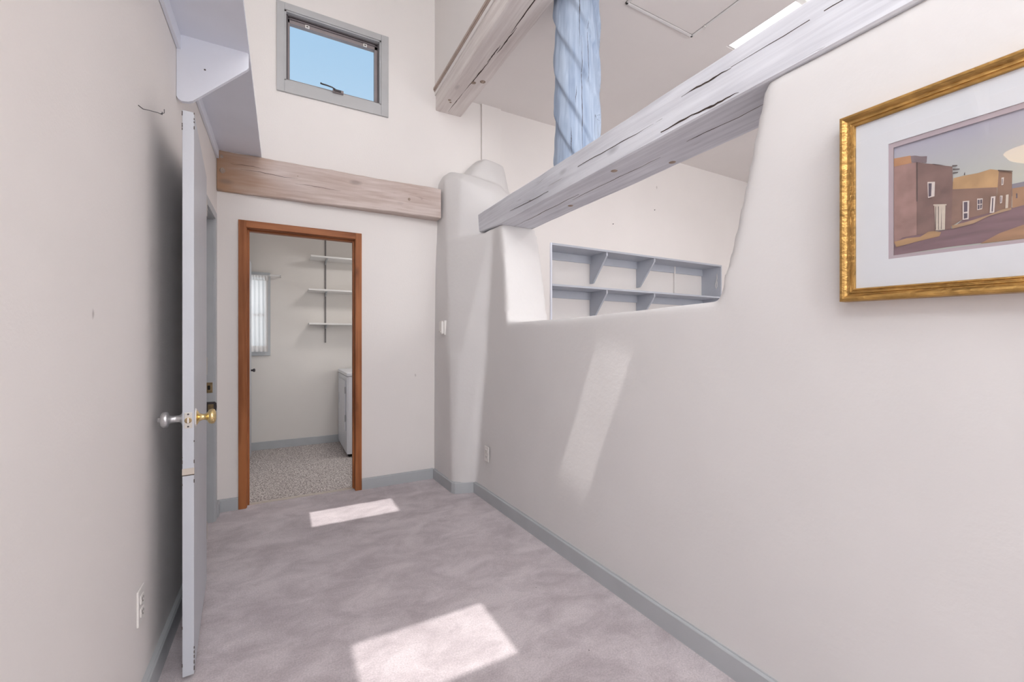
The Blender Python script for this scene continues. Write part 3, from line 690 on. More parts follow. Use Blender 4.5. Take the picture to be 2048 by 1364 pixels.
for k, (a, b_, z, wm) in enumerate(((1.20, 0.98, 2.225, .0035), (1.42, 1.06, 2.130, .0035), (1.9, 1.3, 2.185, .0012), (0.98, 0.42, 2.22, .0016), (2.7, 2.2, 2.155, .0010), (1.15, 0.95, 2.122, .004))):
    p, ws = wavy(lambda t, o: (LB0 - 0.0008, t, z + o * 0.6 + (t - b_) * 0.02), a, b_, 12, 0.004, wm, k + 15); crack_strip('split', p, ws, (-1, 0, 0), lb_root)
for (x, y) in ((1.52, 1.68), (1.66, 2.25), (1.70, 1.46)):
    MB().lathe([(0.018, 0), (0.014, 0.002), (0.001, 0.0028)], (x, y, LBZ0 + 0.0005), (0, 0, -1), 16).done('knot', KNOTM, lb_root, smooth=True)

# high beam along the hall
def upc(t):
    y = FW + 0.0 - t * 6.55
    return [(1.20, y, 3.280), (1.441, y, 3.280), (1.441, y, 3.50), (1.20, y, 3.50)]
ub = empty('high_beam', (1.32, 0.4, 3.28), 'thick whitewashed beam running high along the hall with an open split underneath', 'beam')
link_mesh('timber', rough_beam('timber', upc, 1, None, 90, 0.003, 8), BEAMUP, ub)
for k, (a, b_, x, x2, wm) in enumerate(((3.60, 3.22, 1.305, 1.315, .0028), (3.25, 2.78, 1.315, 1.335, .0042), (2.82, 2.62, 1.325, 1.33, .0036), (2.70, 2.42, 1.345, 1.350, .0036), (2.48, 1.9, 1.34, 1.33, .004))):
    p, ws = wavy(lambda t, o: (x + (x2 - x) * (a - t) / (a - b_) + o, t, 3.2795), a, b_, 14, 0.002, wm, k + 31); crack_strip('split', p, ws, (0, 0, -1), ub)
for (x, y, r_) in ((1.335, 3.10, .020), (1.395, 3.055, .022), (1.25, 3.42, .014), (1.27, 3.45, .010)):
    MB().lathe([(r_, 0), (r_ * .8, 0.002), (0.001, 0.003)], (x, y, 3.2795), (0, 0, -1), 18).done('knot', KNOTM, ub, smooth=True)
MB().box(1.176, 1.192, -2.95, FW - 0.001, 3.452, 3.474, 0.003).done('moulding_strip', STRIPM, ub)
MB().box(1.183, 1.197, -2.95, FW - 0.001, 3.442, 3.453, 0.002).done('moulding_strip', STRIPM, ub)

# lintel over the laundry door (set slightly askew)
def linc(t):
    x = -0.411 + t * 1.62
    yf = 3.612 - 0.092 * t
    return [(x, yf, 2.287 + 0.004 * t), (x, FW + 0.01, 2.287 + 0.004 * t), (x, FW + 0.01, 2.572 - 0.028 * t), (x, yf, 2.572 - 0.028 * t)]
li = empty('lintel_beam', (0.39, 3.6, 2.287), 'limed brown timber lintel across the end wall above the laundry doorway', 'beam')
link_mesh('timber', rough_beam('timber', linc, 0, None, 50, 0.003, 12), LINTEL, li)
yf = lambda x: 3.612 - 0.092 * (x + 0.411) / 1.62 + 0.0015
for k, (a, b_, z, wm) in enumerate(((-0.33, -0.12, 2.49, .0014), (-0.27, 0.10, 2.455, .0022), (0.08, 0.40, 2.41, .0017))):
    p, ws = wavy(lambda t, o: (t, yf(t) - 0.001, z - 0.02 * (t - a) + o), a, b_, 12, 0.003, wm, k + 51); crack_strip('split', p, ws, (0, -1, 0), li)
for (x, z, r_) in ((0.94, 2.415, .016), (-0.365, 2.43, .030), (-0.375, 2.53, .022), (0.10, 2.47, .010)):
    MB().lathe([(r_, 0), (r_ * .8, 0.001), (0.001, 0.002)], (x, yf(x), z), (0, -1, 0), 16).done('knot', KNOTM, li, smooth=True)

# ------------------------------------------------------------------ adzed post
bm = bmesh.new(); R0 = 0.146; n, hN = 96, 170; zb, zt = LBZ1 - 0.004, RZ - 0.002; rings = []
def rpost(a, z):
    ph = (5 * a / (2 * PI) + 5 * z / 1.50 + 0.15 + 0.06 * math.sin(7 * z + 2 * a)) % 1.0
    saw = 1 - ph / 0.90 if ph < 0.90 else (ph - 0.90) / 0.10
    facet = 0.0025 * math.sin(31 * z + 9 * a) * math.sin(17 * z - 5 * a) + 0.002 * math.sin(4 * z + 3 * a)
    return R0 * (1 - 0.125 * (1 - saw)) + facet
for j in range(hN + 1):
    z = zb + (zt - zb) * j / hN; ring = []
    for i in range(n):
        a = 2 * PI * i / n
        r_ = rpost(a, z)
        ring.append(bm.verts.new((1.602 + r_ * math.cos(a), 2.105 + r_ * math.sin(a), z)))
    rings.append(ring)
for j in range(hN):
    for i in range(n): bm.faces.new((rings[j][i], rings[j][(i + 1) % n], rings[j + 1][(i + 1) % n], rings[j + 1][i]))
bm.faces.new(rings[0][::-1]); bm.faces.new(rings[-1])
me = bpy.data.meshes.new('wooden_post'); bm.to_mesh(me); bm.free()
post = link_mesh('wooden_post', me, POSTW, smooth=True)
tag(post, 'round pale blue post with spiral adze cuts standing on the low beam', 'post')
rq = random.Random(9)
for (a0, z0_, z1_, wm) in ((-1.98, 2.30, 3.02, .0019), (-2.10, 2.95, 3.43, .0019), (-1.72, 2.75, 3.10, .0014), (-2.45, 2.32, 2.48, .0020), (-2.28, 2.62, 2.72, .0014)):
    m = MB(); A, B = [], []; nseg = 40; aa = a0
    for k in range(nseg + 1):
        t = k / nseg; z = z0_ + (z1_ - z0_) * t; aa += rq.uniform(-0.006, 0.006); wdt = max(0.0003, wm * math.sin(PI * t) * rq.uniform(0.6, 1.1)) / R0
        for q, lst in ((-wdt, A), (wdt, B)):
            rr_ = max(rpost(aa, z), rpost(aa + q, z)) + 0.0006
            lst.append(m.bm.verts.new((1.602 + rr_ * math.cos(aa + q), 2.105 + rr_ * math.sin(aa + q), z)))
    C_ = [m.bm.verts.new((1.602 + (Vector((v.co.x - 1.602, v.co.y - 2.105, 0)) * 0.96).x, 2.105 + (Vector((v.co.x - 1.602, v.co.y - 2.105, 0)) * 0.96).y, v.co.z)) for v in A]
    for k in range(nseg):
        m.bm.faces.new((A[k], A[k + 1], B[k + 1], B[k])); m.bm.faces.new((A[k + 1], A[k], C_[k], C_[k + 1])); m.bm.faces.new((B[k], B[k + 1], C_[k + 1], C_[k]))
    m.done('split', CRACKM, post)

# ------------------------------------------------------------------ shelf high on the left wall
sh = empty('wall_shelf', (-0.28, 1.0, 2.57), 'pale lavender deep shelf high along the left wall on a triangular bracket', 'shelf')
MB().box(LW + 0.001, -0.139, -2.9, 3.615, 2.574, 2.593, 0.002).done('shelf_board', SHELFP, sh)
MB().box(LW + 0.001, LW + 0.016, -2.9, 3.60, 2.508, 2.574, 0.002).done('cleat', SHELFP, sh)
for y in (2.335, 0.75):
    tri = [(LW + 0.016, 2.574), (-0.147, 2.574), (-0.142, 2.569), (-0.142, 2.505), (-0.150, 2.494), (-0.355, 2.292), (-0.372, 2.284), (-0.395, 2.282), (LW + 0.006, 2.290), (LW + 0.001, 2.300), (LW + 0.001, 2.508), (LW + 0.016, 2.508)]
    b_ = MB().prism(tri, 1, y, y + 0.019).done('bracket', SHELFP, sh)
    MB().lathe([(0.004, 0), (0.0035, 0.001), (0.0005, 0.0012)], (-0.31, y, 2.445), (0, -1, 0), 10).done('screw_hole', CRANKM, b_)

# ------------------------------------------------------------------ recessed bookcase in the far wall of the next room
bk = empty('recessed_bookcase', (3.8, 3.78, 0.45), 'blue grey shelving with triangular brackets recessed in the wall beyond the opening', 'bookcase')
nx0, nx1, ny0, ny1 = 2.421, 5.17, FW - 0.012, 3.92
MB().box(nx0 + .02, nx1, ny1, ny1 + 0.02, 0.45, 2.235).done('back_panel', WALL, bk)
MB().box(nx0, nx0 + 0.020, ny0, ny1, 0.45, 2.235, 0.002).done('side_panel', SHELFP, bk)
MB().box(nx1 - 0.02, nx1, ny0, ny1, 0.45, 2.235, 0.002).done('side_panel', NICHEP, bk)
for z, nm in ((2.213, 'top_board'), (1.790, 'shelf'), (1.35, 'shelf'), (0.90, 'shelf'), (0.45, 'bottom_board')):
    s_ = MB().box(nx0 + 0.020, nx1 - 0.02, ny0 - 0.001, ny1, z, z + 0.022, 0.002).done(nm, NICHEP, bk)
    if z > 0.5:
        MB().box(nx0 + 0.020, nx1 - 0.02, ny1 - 0.018, ny1, z - 0.088, z, 0.002).done('ledger', NICHEP, bk)
for z in (2.213, 1.790):
    for x in (3.18, 3.92):
        tri = [(ny0 + 0.012, z), (ny0 + 0.006, z - 0.006), (ny0 + 0.006, z - 0.040), (ny0 + 0.015, z - 0.052), (ny1 - 0.062, z - 0.315), (ny1 - 0.050, z - 0.322), (ny1 - 0.002, z - 0.322), (ny1 - 0.002, z)]
        MB().prism(tri, 0, x - 0.011, x + 0.011).done('bracket', NICHEP, bk)
MB().box(4.58, 4.60, ny1 - 0.022, ny1 - 0.001, 1.812, 2.213, 0.002).done('cover_strip', WALL, bk)
# little cord hanging at the right end of the niche
tag(MB().tube([(5.12, 3.66, 2.12), (5.115, 3.655, 2.06), (5.09, 3.65, 2.00), (5.07, 3.65, 1.96), (5.09, 3.65, 1.92), (5.115, 3.655, 1.95), (5.125, 3.66, 2.02)], 0.004, 6).done('cord', PLATE, smooth=True), 'thin white cord looped at the right end of the recessed shelves', 'cord')
for (x, z, q) in ((3.925, 2.795, 'right one, farther from the post'), (3.272, 2.54, 'left one, nearer the shelves corner')):
    tag(MB().lathe([(0.006, 0), (0.006, 0.002), (0.003, 0.004), (0.0025, 0.012)], (x, FW + 0.001, z), (0, -1, 0), 10).done('nail', CRANKM), 'small dark nail in the wall above the recessed shelves, ' + q, 'nail', 'nails above the recessed shelves')

# ------------------------------------------------------------------ laundry room contents
lw = empty('window_2', (-0.4, 5.52, 1.06), 'laundry window with grey painted frame'); lw['kind'] = 'structure'
MB().box(-0.178, -0.125, 5.498, 5.52, 1.055, 1.99, 0.003).done('casing', GREYT, lw)
MB().box(-0.70, -0.64, 5.498, 5.52, 1.055, 1.99, 0.003).done('casing', GREYT, lw)
MB().box(-0.64, -0.178, 5.498, 5.52, 1.055, 1.115, 0.003).done('sill_casing', GREYT, lw)
MB().box(-0.64, -0.178, 5.498, 5.52, 1.93, 1.99, 0.003).done('head_casing', GREYT, lw)
MB().box(-0.66, -0.155, 5.57, 5.574, 1.10, 1.95).done('glass_pane', GLASS, lw)
MB().box(-0.66, -0.155, 5.560, 5.585, 1.50, 1.53).done('meeting_rail', GREYT, lw)
def sheer():
    m, nt, b = base_mat('sheer_white_curtain')
    N, L = nt.nodes.new, nt.links.new
    b.inputs['Base Color'].default_value = srgb(238, 232, 228); b.inputs['Roughness'].default_value = 0.9
    tl = N('ShaderNodeBsdfTranslucent'); tl.inputs[0].default_value = srgb(238, 232, 228)
    tr = N('ShaderNodeBsdfTransparent')
    m1 = N('ShaderNodeMixShader'); m1.inputs[0].default_value = 0.55
    m2 = N('ShaderNodeMixShader'); m2.inputs[0].default_value = 0.18
    L(b.outputs[0], m1.inputs[1]); L(tl.outputs[0], m1.inputs[2]); L(m1.outputs[0], m2.inputs[1]); L(tr.outputs[0], m2.inputs[2])
    L(m2.outputs[0], nt.nodes['Material Output'].inputs[0])
    return m
SHEER = sheer()
def cloth(name, x0, x1, z0, z1, y, amp, freq, root, th=0.0015):
    V, F = [], []; nu, nv = 90, 10
    for j in range(nv + 1):
        for i in range(nu + 1):
            u = i / nu; v = j / nv; x = x0 + (x1 - x0) * u; z = z0 + (z1 - z0) * v
            V.append((x, y - amp * (0.6 + 0.4 * (1 - v)) * math.sin(freq * u * 2 * PI + 1.3 * math.sin(3 * u) + 0.5 * v), z))
    for j in range(nv):
        for i in range(nu):
            a = j * (nu + 1) + i; F.append((a, a + 1, a + nu + 2, a + nu + 1))
    o = raw(name, V, F, SHEER, root, smooth=True)
    return o
cu = empty('curtain', (-0.35, 5.46, 1.1), 'sheer white gathered curtain over the laundry window', 'curtain')
cloth('curtain_panel', -0.66, -0.150, 1.115, 1.905, 5.462, 0.012, 13, cu)
cloth('ruffled_heading', -0.67, -0.143, 1.895, 1.955, 5.456, 0.009, 19, cu)
cloth('hem', -0.66, -0.150, 1.100, 1.165, 5.459, 0.012, 13, cu)
rod = empty('curtain_rod', (-0.2, 5.46, 1.965), 'flat white curtain rod sticking out past the laundry window', 'curtain rod')
MB().box(-0.70, -0.02, 5.450, 5.458, 1.948, 1.968, 0.002).done('rail', WHITEP, rod)
MB().box(-0.70, -0.130, 5.444, 5.450, 1.955, 1.985, 0.002).done('sleeve', GREYT, rod)
MB().box(-0.028, -0.020, 5.450, 5.52, 1.948, 1.968, 0.001).done('return_end', WHITEP, rod)
# adjustable shelves
rk = empty('shelf_rack', (0.7, 5.4, 1.2), 'three white wall shelves on slotted metal tracks in the laundry room', 'shelf')
for x in (0.447, 1.15): MB().box(x - 0.008, x + 0.008, 5.508, 5.52, 1.20, 2.60, 0.001).done('track', TRACKM, rk)
for z, d, x0 in ((2.172, 0.27, 0.275), (1.795, 0.25, 0.252), (1.408, 0.24, 0.258)):
    s_ = MB().box(x0, 1.55, 5.518 - d, 5.516, z, z + 0.019, 0.003).done('shelf_board', WHITEP, rk)
    for x in (0.447, 1.15):
        MB().prism([(5.508, z), (5.508 - d * 0.85, z), (5.508 - d * 0.85, z - 0.008), (5.500, z - 0.042), (5.508, z - 0.042)], 0, x - 0.005, x + 0.005).done('bracket', GREYT, s_)
# dryer
dr = empty('dryer', (0.92, 5.10, 0), 'white clothes dryer standing side-on beside the laundry wall', 'dryer')
X0 = 0.588
MB().box(X0 + 0.012, 1.26, 4.70, 5.49, 0.03, 0.845, 0.006).done('cabinet', ENAMEL, dr)
MB().box(X0 - 0.004, 1.265, 4.693, 5.495, 0.848, 0.885, 0.010).done('top_panel', ENAMEL, dr)
MB().box(X0, X0 + 0.014, 4.703, 5.487, 0.03, 0.842, 0.005).done('front_panel', ENAMEL, dr)
dd = MB().box(X0 - 0.010, X0, 4.80, 5.38, 0.26, 0.795, 0.004).done('door', ENAMEL, dr)
MB().box(X0 - 0.014, X0 - 0.009, 5.30, 5.325, 0.50, 0.62, 0.002).done('handle', GREYT, dd)
for z in (0.36, 0.66): MB().box(X0 - 0.013, X0 - 0.002, 4.788, 4.800, z, z + 0.07, 0.001).done('hinge', GREYT, dd)
MB().box(X0 - 0.002, X0 + 0.002, 4.76, 5.43, 0.803, 0.806).done('panel_seam', GREYT, dr)
MB().box(X0 + 0.02, 1.22, 4.72, 5.47, 0.0, 0.03).done('plinth', BLACK, dr)

# ------------------------------------------------------------------ outlets, thermostat, wire
def outlet_parts(root, M):
    m = MB(); m.box(-0.035, 0.035, -0.006, 0, -0.057, 0.057, 0.0025, M=M); pl = m.done('cover_plate', PLATE, root)
    for z in (-0.021, 0.021):
        m = MB(); m.box(-0.016, 0.016, -0.0085, -0.005, z - 0.014, z + 0.014, 0.003, M=M); f_ = m.done('socket', PLATE, pl)
    m = MB()
    for z in (-0.021, 0.021):
        m.box(-0.008, -0.006, -0.0092, -0.008, z - 0.002, z + 0.007, M=M); m.box(0.006, 0.008, -0.0092, -0.008, z - 0.002, z + 0.006, M=M); m.box(-0.002, 0.002, -0.0092, -0.008, z - 0.010, z - 0.006, M=M)
    m.done('slots', CHIP, pl)['kind'] = 'stuff'
    m = MB(); m.lathe([(0.003, 0), (0.002, 0.001)], M @ Vector((0, -0.006, 0)), M.to_3x3() @ Vector((0, -1, 0)), 8); m.done('screw', STEEL, pl)
xr = xfront(2.93, 0.355) - 0.010
o1 = empty('outlet', (xr, 2.93, 0.355), 'white electrical outlet low on the adobe wall near the column', 'outlet')
outlet_parts(o1, Matrix.Translation((xr, 2.93, 0.355)) @ Matrix.Rotation(-PI / 2 + 0.03, 4, 'Z') @ Matrix.Rotation(0.0, 4, 'X'))
o2 = empty('outlet', (LW, 1.795, 0.355), 'white electrical outlet low on the left wall in front of the open door', 'outlet')
outlet_parts(o2, Matrix.Translation((LW, 1.795, 0.355)) @ Matrix.Rotation(PI / 2, 4, 'Z'))
tx_ = 1.186
th_ = empty('thermostat', (tx_, 3.40, 1.27), 'small white thermostat box on the side of the adobe column', 'thermostat')
MB().box(tx_ - 0.004, tx_ + 0.03, 3.36, 3.445, 1.272, 1.392, 0.002).done('mounting_plate', PLATE, th_)
MB().box(tx_ - 0.026, tx_ - 0.004, 3.366, 3.430, 1.280, 1.385, 0.006).done('cover', PLATE, th_)
MB().box(tx_ - 0.031, tx_ - 0.025, 3.38, 3.415, 1.290, 1.305, 0.002).done('lever', STEEL, th_)
wr = MB().tube([(LW, 1.78, 1.985), (LW + 0.010, 1.79, 1.980), (LW + 0.014, 1.85, 2.005), (LW + 0.016, 1.90, 2.025), (LW + 0.018, 1.95, 2.045), (LW + 0.020, 1.99, 2.058), (LW + 0.012, 2.03, 2.085)], 0.0013, 6)
wr.tube([(LW + 0.019, 1.97, 2.052), (LW + 0.024, 2.0, 2.070), (LW + 0.02, 2.02, 2.092)], 0.0011, 6)
tag(wr.done('loose_wire', CRANKM, smooth=True), 'short dark wire sticking out of the left wall above the open door', 'wire')

# ------------------------------------------------------------------ framed print on the adobe wall
# the print's shapes, in metres from the lower left corner of the printed sheet
ART_P = {
    'mountain': [(0.207, 0.1268), (0.225, 0.1271), (0.246, 0.1265), (0.40, 0.140), (0.56, 0.128), (0.765, 0.134), (0.765, 0.07), (0.246, 0.0885), (0.207, 0.0998)],
    'ground': [(-0.011, -0.002), (-0.008, 0.0451), (0.046, 0.047), (0.069, 0.0464), (0.111, 0.0481), (0.132, 0.0675), (0.172, 0.0722), (0.208, 0.0748), (0.246, 0.0845), (0.33, 0.094), (0.765, 0.092), (0.765, -0.002), (0.102, 0.004)],
    'earth_light': [(0.158, 0.002), (0.189, 0.0205), (0.225, 0.0321), (0.246, 0.0335), (0.45, 0.060), (0.765, 0.055), (0.765, -0.002), (0.225, 0.0011)],
    'left_face': [(-0.008, 0.2381), (0.018, 0.2375), (0.048, 0.233), (0.047, 0.046), (0.018, 0.0445), (-0.009, 0.031)],
    'orange_top': [(-0.008, 0.2591), (0.034, 0.2548), (0.036, 0.2348), (-0.008, 0.2371)],
    'parapet': [(0.033, 0.2538), (0.044, 0.251), (0.054, 0.2451), (0.066, 0.2414), (0.065, 0.2253), (0.035, 0.2368)],
    'front_face': [(0.047, 0.233), (0.064, 0.2233), (0.079, 0.2166), (0.098, 0.2059), (0.112, 0.1992), (0.113, 0.1612), (0.11, 0.0471), (0.086, 0.0487), (0.069, 0.0454), (0.046, 0.046)],
    'tan_top': [(0.114, 0.1702), (0.132, 0.1705), (0.155, 0.1689), (0.175, 0.1713), (0.188, 0.1645), (0.186, 0.1255), (0.15, 0.1338), (0.111, 0.1431)],
    'low_face': [(0.11, 0.1441), (0.15, 0.1348), (0.185, 0.1264), (0.185, 0.0724), (0.172, 0.0702), (0.129, 0.0655), (0.11, 0.0531)],
    'tower': [(0.187, 0.1645), (0.208, 0.1538), (0.207, 0.0738), (0.184, 0.0734)],
    'far_block': [(0.208, 0.1168), (0.225, 0.1161), (0.246, 0.1135), (0.30, 0.116), (0.345, 0.112), (0.345, 0.090), (0.246, 0.0785), (0.208, 0.0728)],
    'grass': [(0.001, 0.0362), (0.027, 0.0407), (0.053, 0.0391), (0.069, 0.0494), (0.079, 0.0486), (0.092, 0.0428), (0.089, 0.0338), (0.044, 0.028), (0.005, 0.0213)],
    'grass2': [(0.111, 0.0551), (0.132, 0.0575), (0.154, 0.0619), (0.172, 0.0662), (0.193, 0.0736), (0.207, 0.0738), (0.207, 0.0698), (0.175, 0.0643), (0.147, 0.0518), (0.112, 0.0472)],
}
ART_L = {
    'window': [[(0.067, 0.1754), (0.081, 0.1716), (0.08, 0.1356), (0.068, 0.1344)], [(0.13, 0.1095), (0.141, 0.1077), (0.14, 0.0636), (0.13, 0.0645)], [(0.154, 0.1089), (0.163, 0.1071), (0.162, 0.082), (0.154, 0.0819)], [(0.192, 0.1456), (0.196, 0.1456), (0.195, 0.1286), (0.192, 0.1286)], [(0.19, 0.1055), (0.194, 0.1046), (0.193, 0.0886), (0.19, 0.0875)], [(0.176, 0.1073), (0.183, 0.1064), (0.181, 0.0694), (0.174, 0.0702)]],
    'pane': [[(0.069, 0.1714), (0.075, 0.1695), (0.074, 0.1375), (0.069, 0.1374)], [(0.132, 0.1065), (0.138, 0.1056), (0.138, 0.0826), (0.132, 0.0825)], [(0.132, 0.0795), (0.138, 0.0786), (0.138, 0.0676), (0.132, 0.0665)], [(0.155, 0.1059), (0.158, 0.105), (0.158, 0.095), (0.155, 0.0959)], [(0.159, 0.105), (0.162, 0.105), (0.162, 0.095), (0.159, 0.095)], [(0.155, 0.0939), (0.158, 0.093), (0.158, 0.084), (0.155, 0.0839)], [(0.159, 0.093), (0.162, 0.093), (0.161, 0.084), (0.159, 0.084)], [(0.193, 0.1436), (0.194, 0.1426), (0.194, 0.1316), (0.193, 0.1306)], [(0.191, 0.1035), (0.192, 0.1036), (0.192, 0.0906), (0.191, 0.0905)], [(0.178, 0.1033), (0.18, 0.1033), (0.179, 0.0723), (0.177, 0.0723)], [(0.214, 0.1039), (0.216, 0.103), (0.216, 0.093), (0.214, 0.0929)]],
    'plank_door': [[(0.08, 0.1116), (0.1, 0.1079), (0.099, 0.0479), (0.082, 0.0496)], [(0.199, 0.1047), (0.203, 0.1048), (0.202, 0.0747), (0.198, 0.0747)], [(0.078, 0.1156), (0.102, 0.11), (0.102, 0.107), (0.078, 0.1126)]],
    'dark_line': [[(0.082, 0.1096), (0.083, 0.1097), (0.083, 0.0517), (0.082, 0.0506)], [(0.087, 0.1087), (0.088, 0.1077), (0.088, 0.0497), (0.087, 0.0507)], [(0.093, 0.1068), (0.093, 0.1068), (0.093, 0.0498), (0.092, 0.0508)], [(0.112, 0.2022), (0.121, 0.1993), (0.121, 0.1973), (0.112, 0.1982)], [(0.113, 0.1932), (0.125, 0.1894), (0.125, 0.1874), (0.113, 0.1902)], [(0.113, 0.1842), (0.122, 0.1823), (0.122, 0.1803), (0.113, 0.1812)], [(0.076, 0.2185), (0.098, 0.2069), (0.102, 0.205), (0.079, 0.2146)], [(0.187, 0.1655), (0.209, 0.1559), (0.209, 0.1539), (0.202, 0.1557), (0.187, 0.1625)], [(0.133, 0.1775), (0.134, 0.1775), (0.134, 0.1705), (0.132, 0.1715)], [(0.046, 0.233), (0.048, 0.232), (0.048, 0.131), (0.046, 0.132)]],
}

PX = 1.434; PT = 0.0175
def pw(a, b_, x=PX + 0.003):          # sheet coordinates -> place on the wall (the frame hangs a little crooked)
    y = 0.503 - a; z = 1.4505 + b_
    return Vector((x, y, z + (y - 0.6) * PT))
pic = empty('framed_print', (1.45, 0.13, 1.34), 'wide gold framed landscape print of adobe houses with pale mat on the right wall', 'picture')
def art_mat(name, rgb, var=0.14, sc=18, st=(1, 1, 1)):
    return paint(name, rgb, 0.75, var, sc, 0, stretch=st)
AC = {'mountain': (128, 126, 138), 'ground': (132, 106, 112), 'earth_light': (172, 134, 104), 'left_face': (162, 130, 124), 'orange_top': (186, 140, 104),
      'parapet': (134, 118, 122), 'front_face': (130, 104, 98), 'tan_top': (190, 154, 112), 'low_face': (138, 110, 98), 'tower': (140, 110, 94), 'far_block': (164, 128, 100), 'grass': (172, 138, 102), 'grass2': (176, 146, 118),
      'window': (222, 212, 206), 'pane': (98, 88, 100), 'plank_door': (210, 198, 184), 'dark_line': (84, 70, 68)}
bb = MB()                                   # backing sheet = painted sky
A8 = [pw(0, 0), pw(0.76, 0), pw(0.76, 0.296), pw(0, 0.296)]
bb.poly8([p for p in A8] + [p + Vector((0.002, 0, 0)) for p in A8])
skym = paint('printed_sky', (180, 184, 194), 0.75, 0.06, 6, 0)
nt = skym.node_tree; N, L = nt.nodes.new, nt.links.new
t_ = N('ShaderNodeTexCoord'); s_ = N('ShaderNodeSeparateXYZ'); L(t_.outputs['Object'], s_.inputs[0])
mr = N('ShaderNodeMapRange'); mr.inputs['From Min'].default_value = 0.25; mr.inputs['From Max'].default_value = 0.40; L(s_.outputs['Z'], mr.inputs['Value'])
rp = N('ShaderNodeValToRGB'); rp.color_ramp.elements[0].color = srgb(190, 194, 186); rp.color_ramp.elements[1].color = srgb(176, 174, 190)
L(mr.outputs[0], rp.inputs[0]); L(rp.outputs[0], nt.nodes['Principled BSDF'].inputs['Base Color'])
sheet = bb.done('printed_sheet', skym, pic)
lay = 0
def flat_shape(name, polys, mat, k):
    m = MB(); x1 = PX + 0.003 - 0.00012 * k
    for pl in polys:
        A = [m.bm.verts.new(pw(max(a, 0), max(b_, 0), x1)) for a, b_ in pl]; B = [m.bm.verts.new(pw(max(a, 0), max(b_, 0), x1 + 0.00008)) for a, b_ in pl]; n = len(pl)
        m.bm.faces.new(A); m.bm.faces.new(B[::-1])
        for i in range(n): m.bm.faces.new((A[i], A[(i + 1) % n], B[(i + 1) % n], B[i]))
    return m.done(name, mat, sheet)
NM = {'left_face': 'painted_house_side', 'front_face': 'painted_house_front', 'low_face': 'painted_low_house', 'tan_top': 'painted_sunlit_roof', 'tower': 'painted_tall_house', 'far_block': 'painted_far_house',
      'mountain': 'painted_hills', 'ground': 'painted_road', 'earth_light': 'painted_sunlit_earth', 'orange_top': 'painted_sunlit_parapet', 'parapet': 'painted_parapet', 'grass': 'painted_grass', 'grass2': 'painted_verge'}
order = ['mountain', 'ground', 'earth_light', 'far_block', 'tower', 'tan_top', 'low_face', 'left_face', 'parapet', 'orange_top', 'front_face', 'grass', 'grass2']
for k, nme in enumerate(order):
    st = (1, 0.35, 2.2) if nme in ('ground', 'earth_light', 'grass', 'grass2') else (1, 1, 1)
    flat_shape(NM[nme], [ART_P[nme]], art_mat('print_' + nme, AC[nme], 0.20, 26, st), k + 1)
for k, (nme, nn) in enumerate((('window', 'painted_window'), ('plank_door', 'painted_door'), ('pane', 'painted_pane'), ('dark_line', 'painted_beam_end'))):
    mt_ = art_mat('print_' + nme, AC[nme], 0.08, 60)
    for pl_ in ART_L[nme]: flat_shape(nn, [pl_], mt_, 15 + k)
def frame_ring(name, a0, a1, b0, b1, prof, mat, sides=True):
    """mitred moulding; prof = (distance in from outer edge, height off the wall plane)"""
    cs = [(a0, b0, 1, 1), (a1, b0, -1, 1), (a1, b1, -1, -1), (a0, b1, 1, -1)]
    for k in range(4):
        c0, c1 = cs[k], cs[(k + 1) % 4]; m = MB()
        A = [m.bm.verts.new(pw(c0[0] + c0[2] * t, c0[1] + c0[3] * t, PX + 0.004 - hh)) for t, hh in prof]
        B = [m.bm.verts.new(pw(c1[0] + c1[2] * t, c1[1] + c1[3] * t, PX + 0.004 - hh)) for t, hh in prof]
        n = len(prof)
        for i in range(n): m.bm.faces.new((A[i], A[(i + 1) % n], B[(i + 1) % n], B[i]))
        m.bm.faces.new(A); m.bm.faces.new(B[::-1])
        m.done(name, mat, pic)
oa0, oa1, ob0, ob1 = -0.119, 0.86, -0.117, 0.414
frame_ring('frame_rail', oa0, oa1, ob0, ob1, [(0, -0.024), (0, 0.017), (0.003, 0.021), (0.008, 0.021), (0.013, 0.018), (0.018, 0.013), (0.021, 0.0125), (0.0225, 0.0155), (0.026, 0.0155), (0.0275, 0.0125), (0.030, 0.012), (0.0315, 0.0145), (0.0345, 0.0140), (0.0360, 0.0105), (0.0360, -0.004)], GOLD)
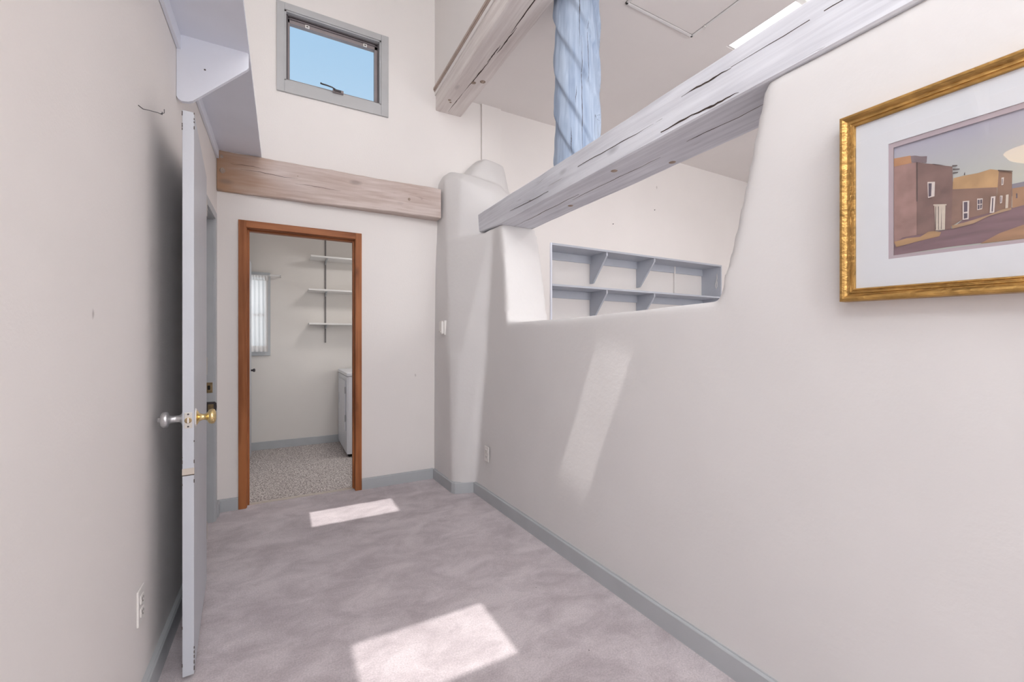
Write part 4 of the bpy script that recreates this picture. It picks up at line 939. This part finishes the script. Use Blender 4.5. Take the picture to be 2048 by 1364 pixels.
# mat board with a bevelled window, lilac liner under it
def mat_ring(name, o, i, x0, x1, mat):
    V = []
    for (a0, a1, b0, b1) in (o, i):
        for x in (x0, x1): V += [pw(a0, b0, x), pw(a1, b0, x), pw(a1, b1, x), pw(a0, b1, x)]
    F = []
    for q in (0, 4):
        for k in range(4): F.append((q + k, q + (k + 1) % 4, 8 + q + (k + 1) % 4, 8 + q + k))
    for q in (0, 8):
        for k in range(4): F.append((q + k, q + (k + 1) % 4, q + 4 + (k + 1) % 4, q + 4 + k))
    return raw(name, V, F, mat, pic)
mat_ring('liner', (-0.03, 0.79, -0.03, 0.326), (0.0, 0.752, 0.0, 0.288), PX + 0.0006, PX - 0.0006, MATL)
mat_ring('mat_board', (-0.112, 0.85, -0.110, 0.407), (-0.0105, 0.762, -0.0085, 0.301), PX - 0.0008, PX - 0.0024, MATB)
m = MB(); g4 = [pw(-0.1, -0.1, PX - 0.004), pw(0.84, -0.1, PX - 0.004), pw(0.84, 0.398, PX - 0.004), pw(-0.1, 0.398, PX - 0.004)]
m.poly8(g4 + [p + Vector((0.001, 0, 0)) for p in g4]); m.done('glazing', GLASS, pic)

# ------------------------------------------------------------------ wall lamp on the left wall beside the camera (seen mirrored in the picture glass)
LAMPG = emit('warm_frosted_glass', (255, 214, 160), 6.0)
sc = empty('wall_lamp', (LW, 0.575, 2.02), 'warm lit wall lamp with frosted bowl, mirrored in the picture glass', 'lamp')
MB().lathe([(0.05, 0), (0.048, 0.012), (0.02, 0.018), (0.012, 0.03)], (LW, 0.575, 2.10), (1, 0, 0), 24).done('back_plate', BRASS, sc, smooth=True)
MB().tube([(LW + 0.02, 0.575, 2.10), (LW + 0.07, 0.575, 2.08), (LW + 0.12, 0.575, 2.09)], 0.006, 8).done('arm', BRASS, sc, smooth=True)
MB().lathe([(0.006, 0), (0.045, 0.006), (0.080, 0.028), (0.100, 0.062), (0.096, 0.062), (0.076, 0.032), (0.042, 0.012), (0.004, 0.006)], (LW + 0.12, 0.575, 2.08), (0, 0, 1), 32).done('lamp_shade', LAMPG, sc, smooth=True)
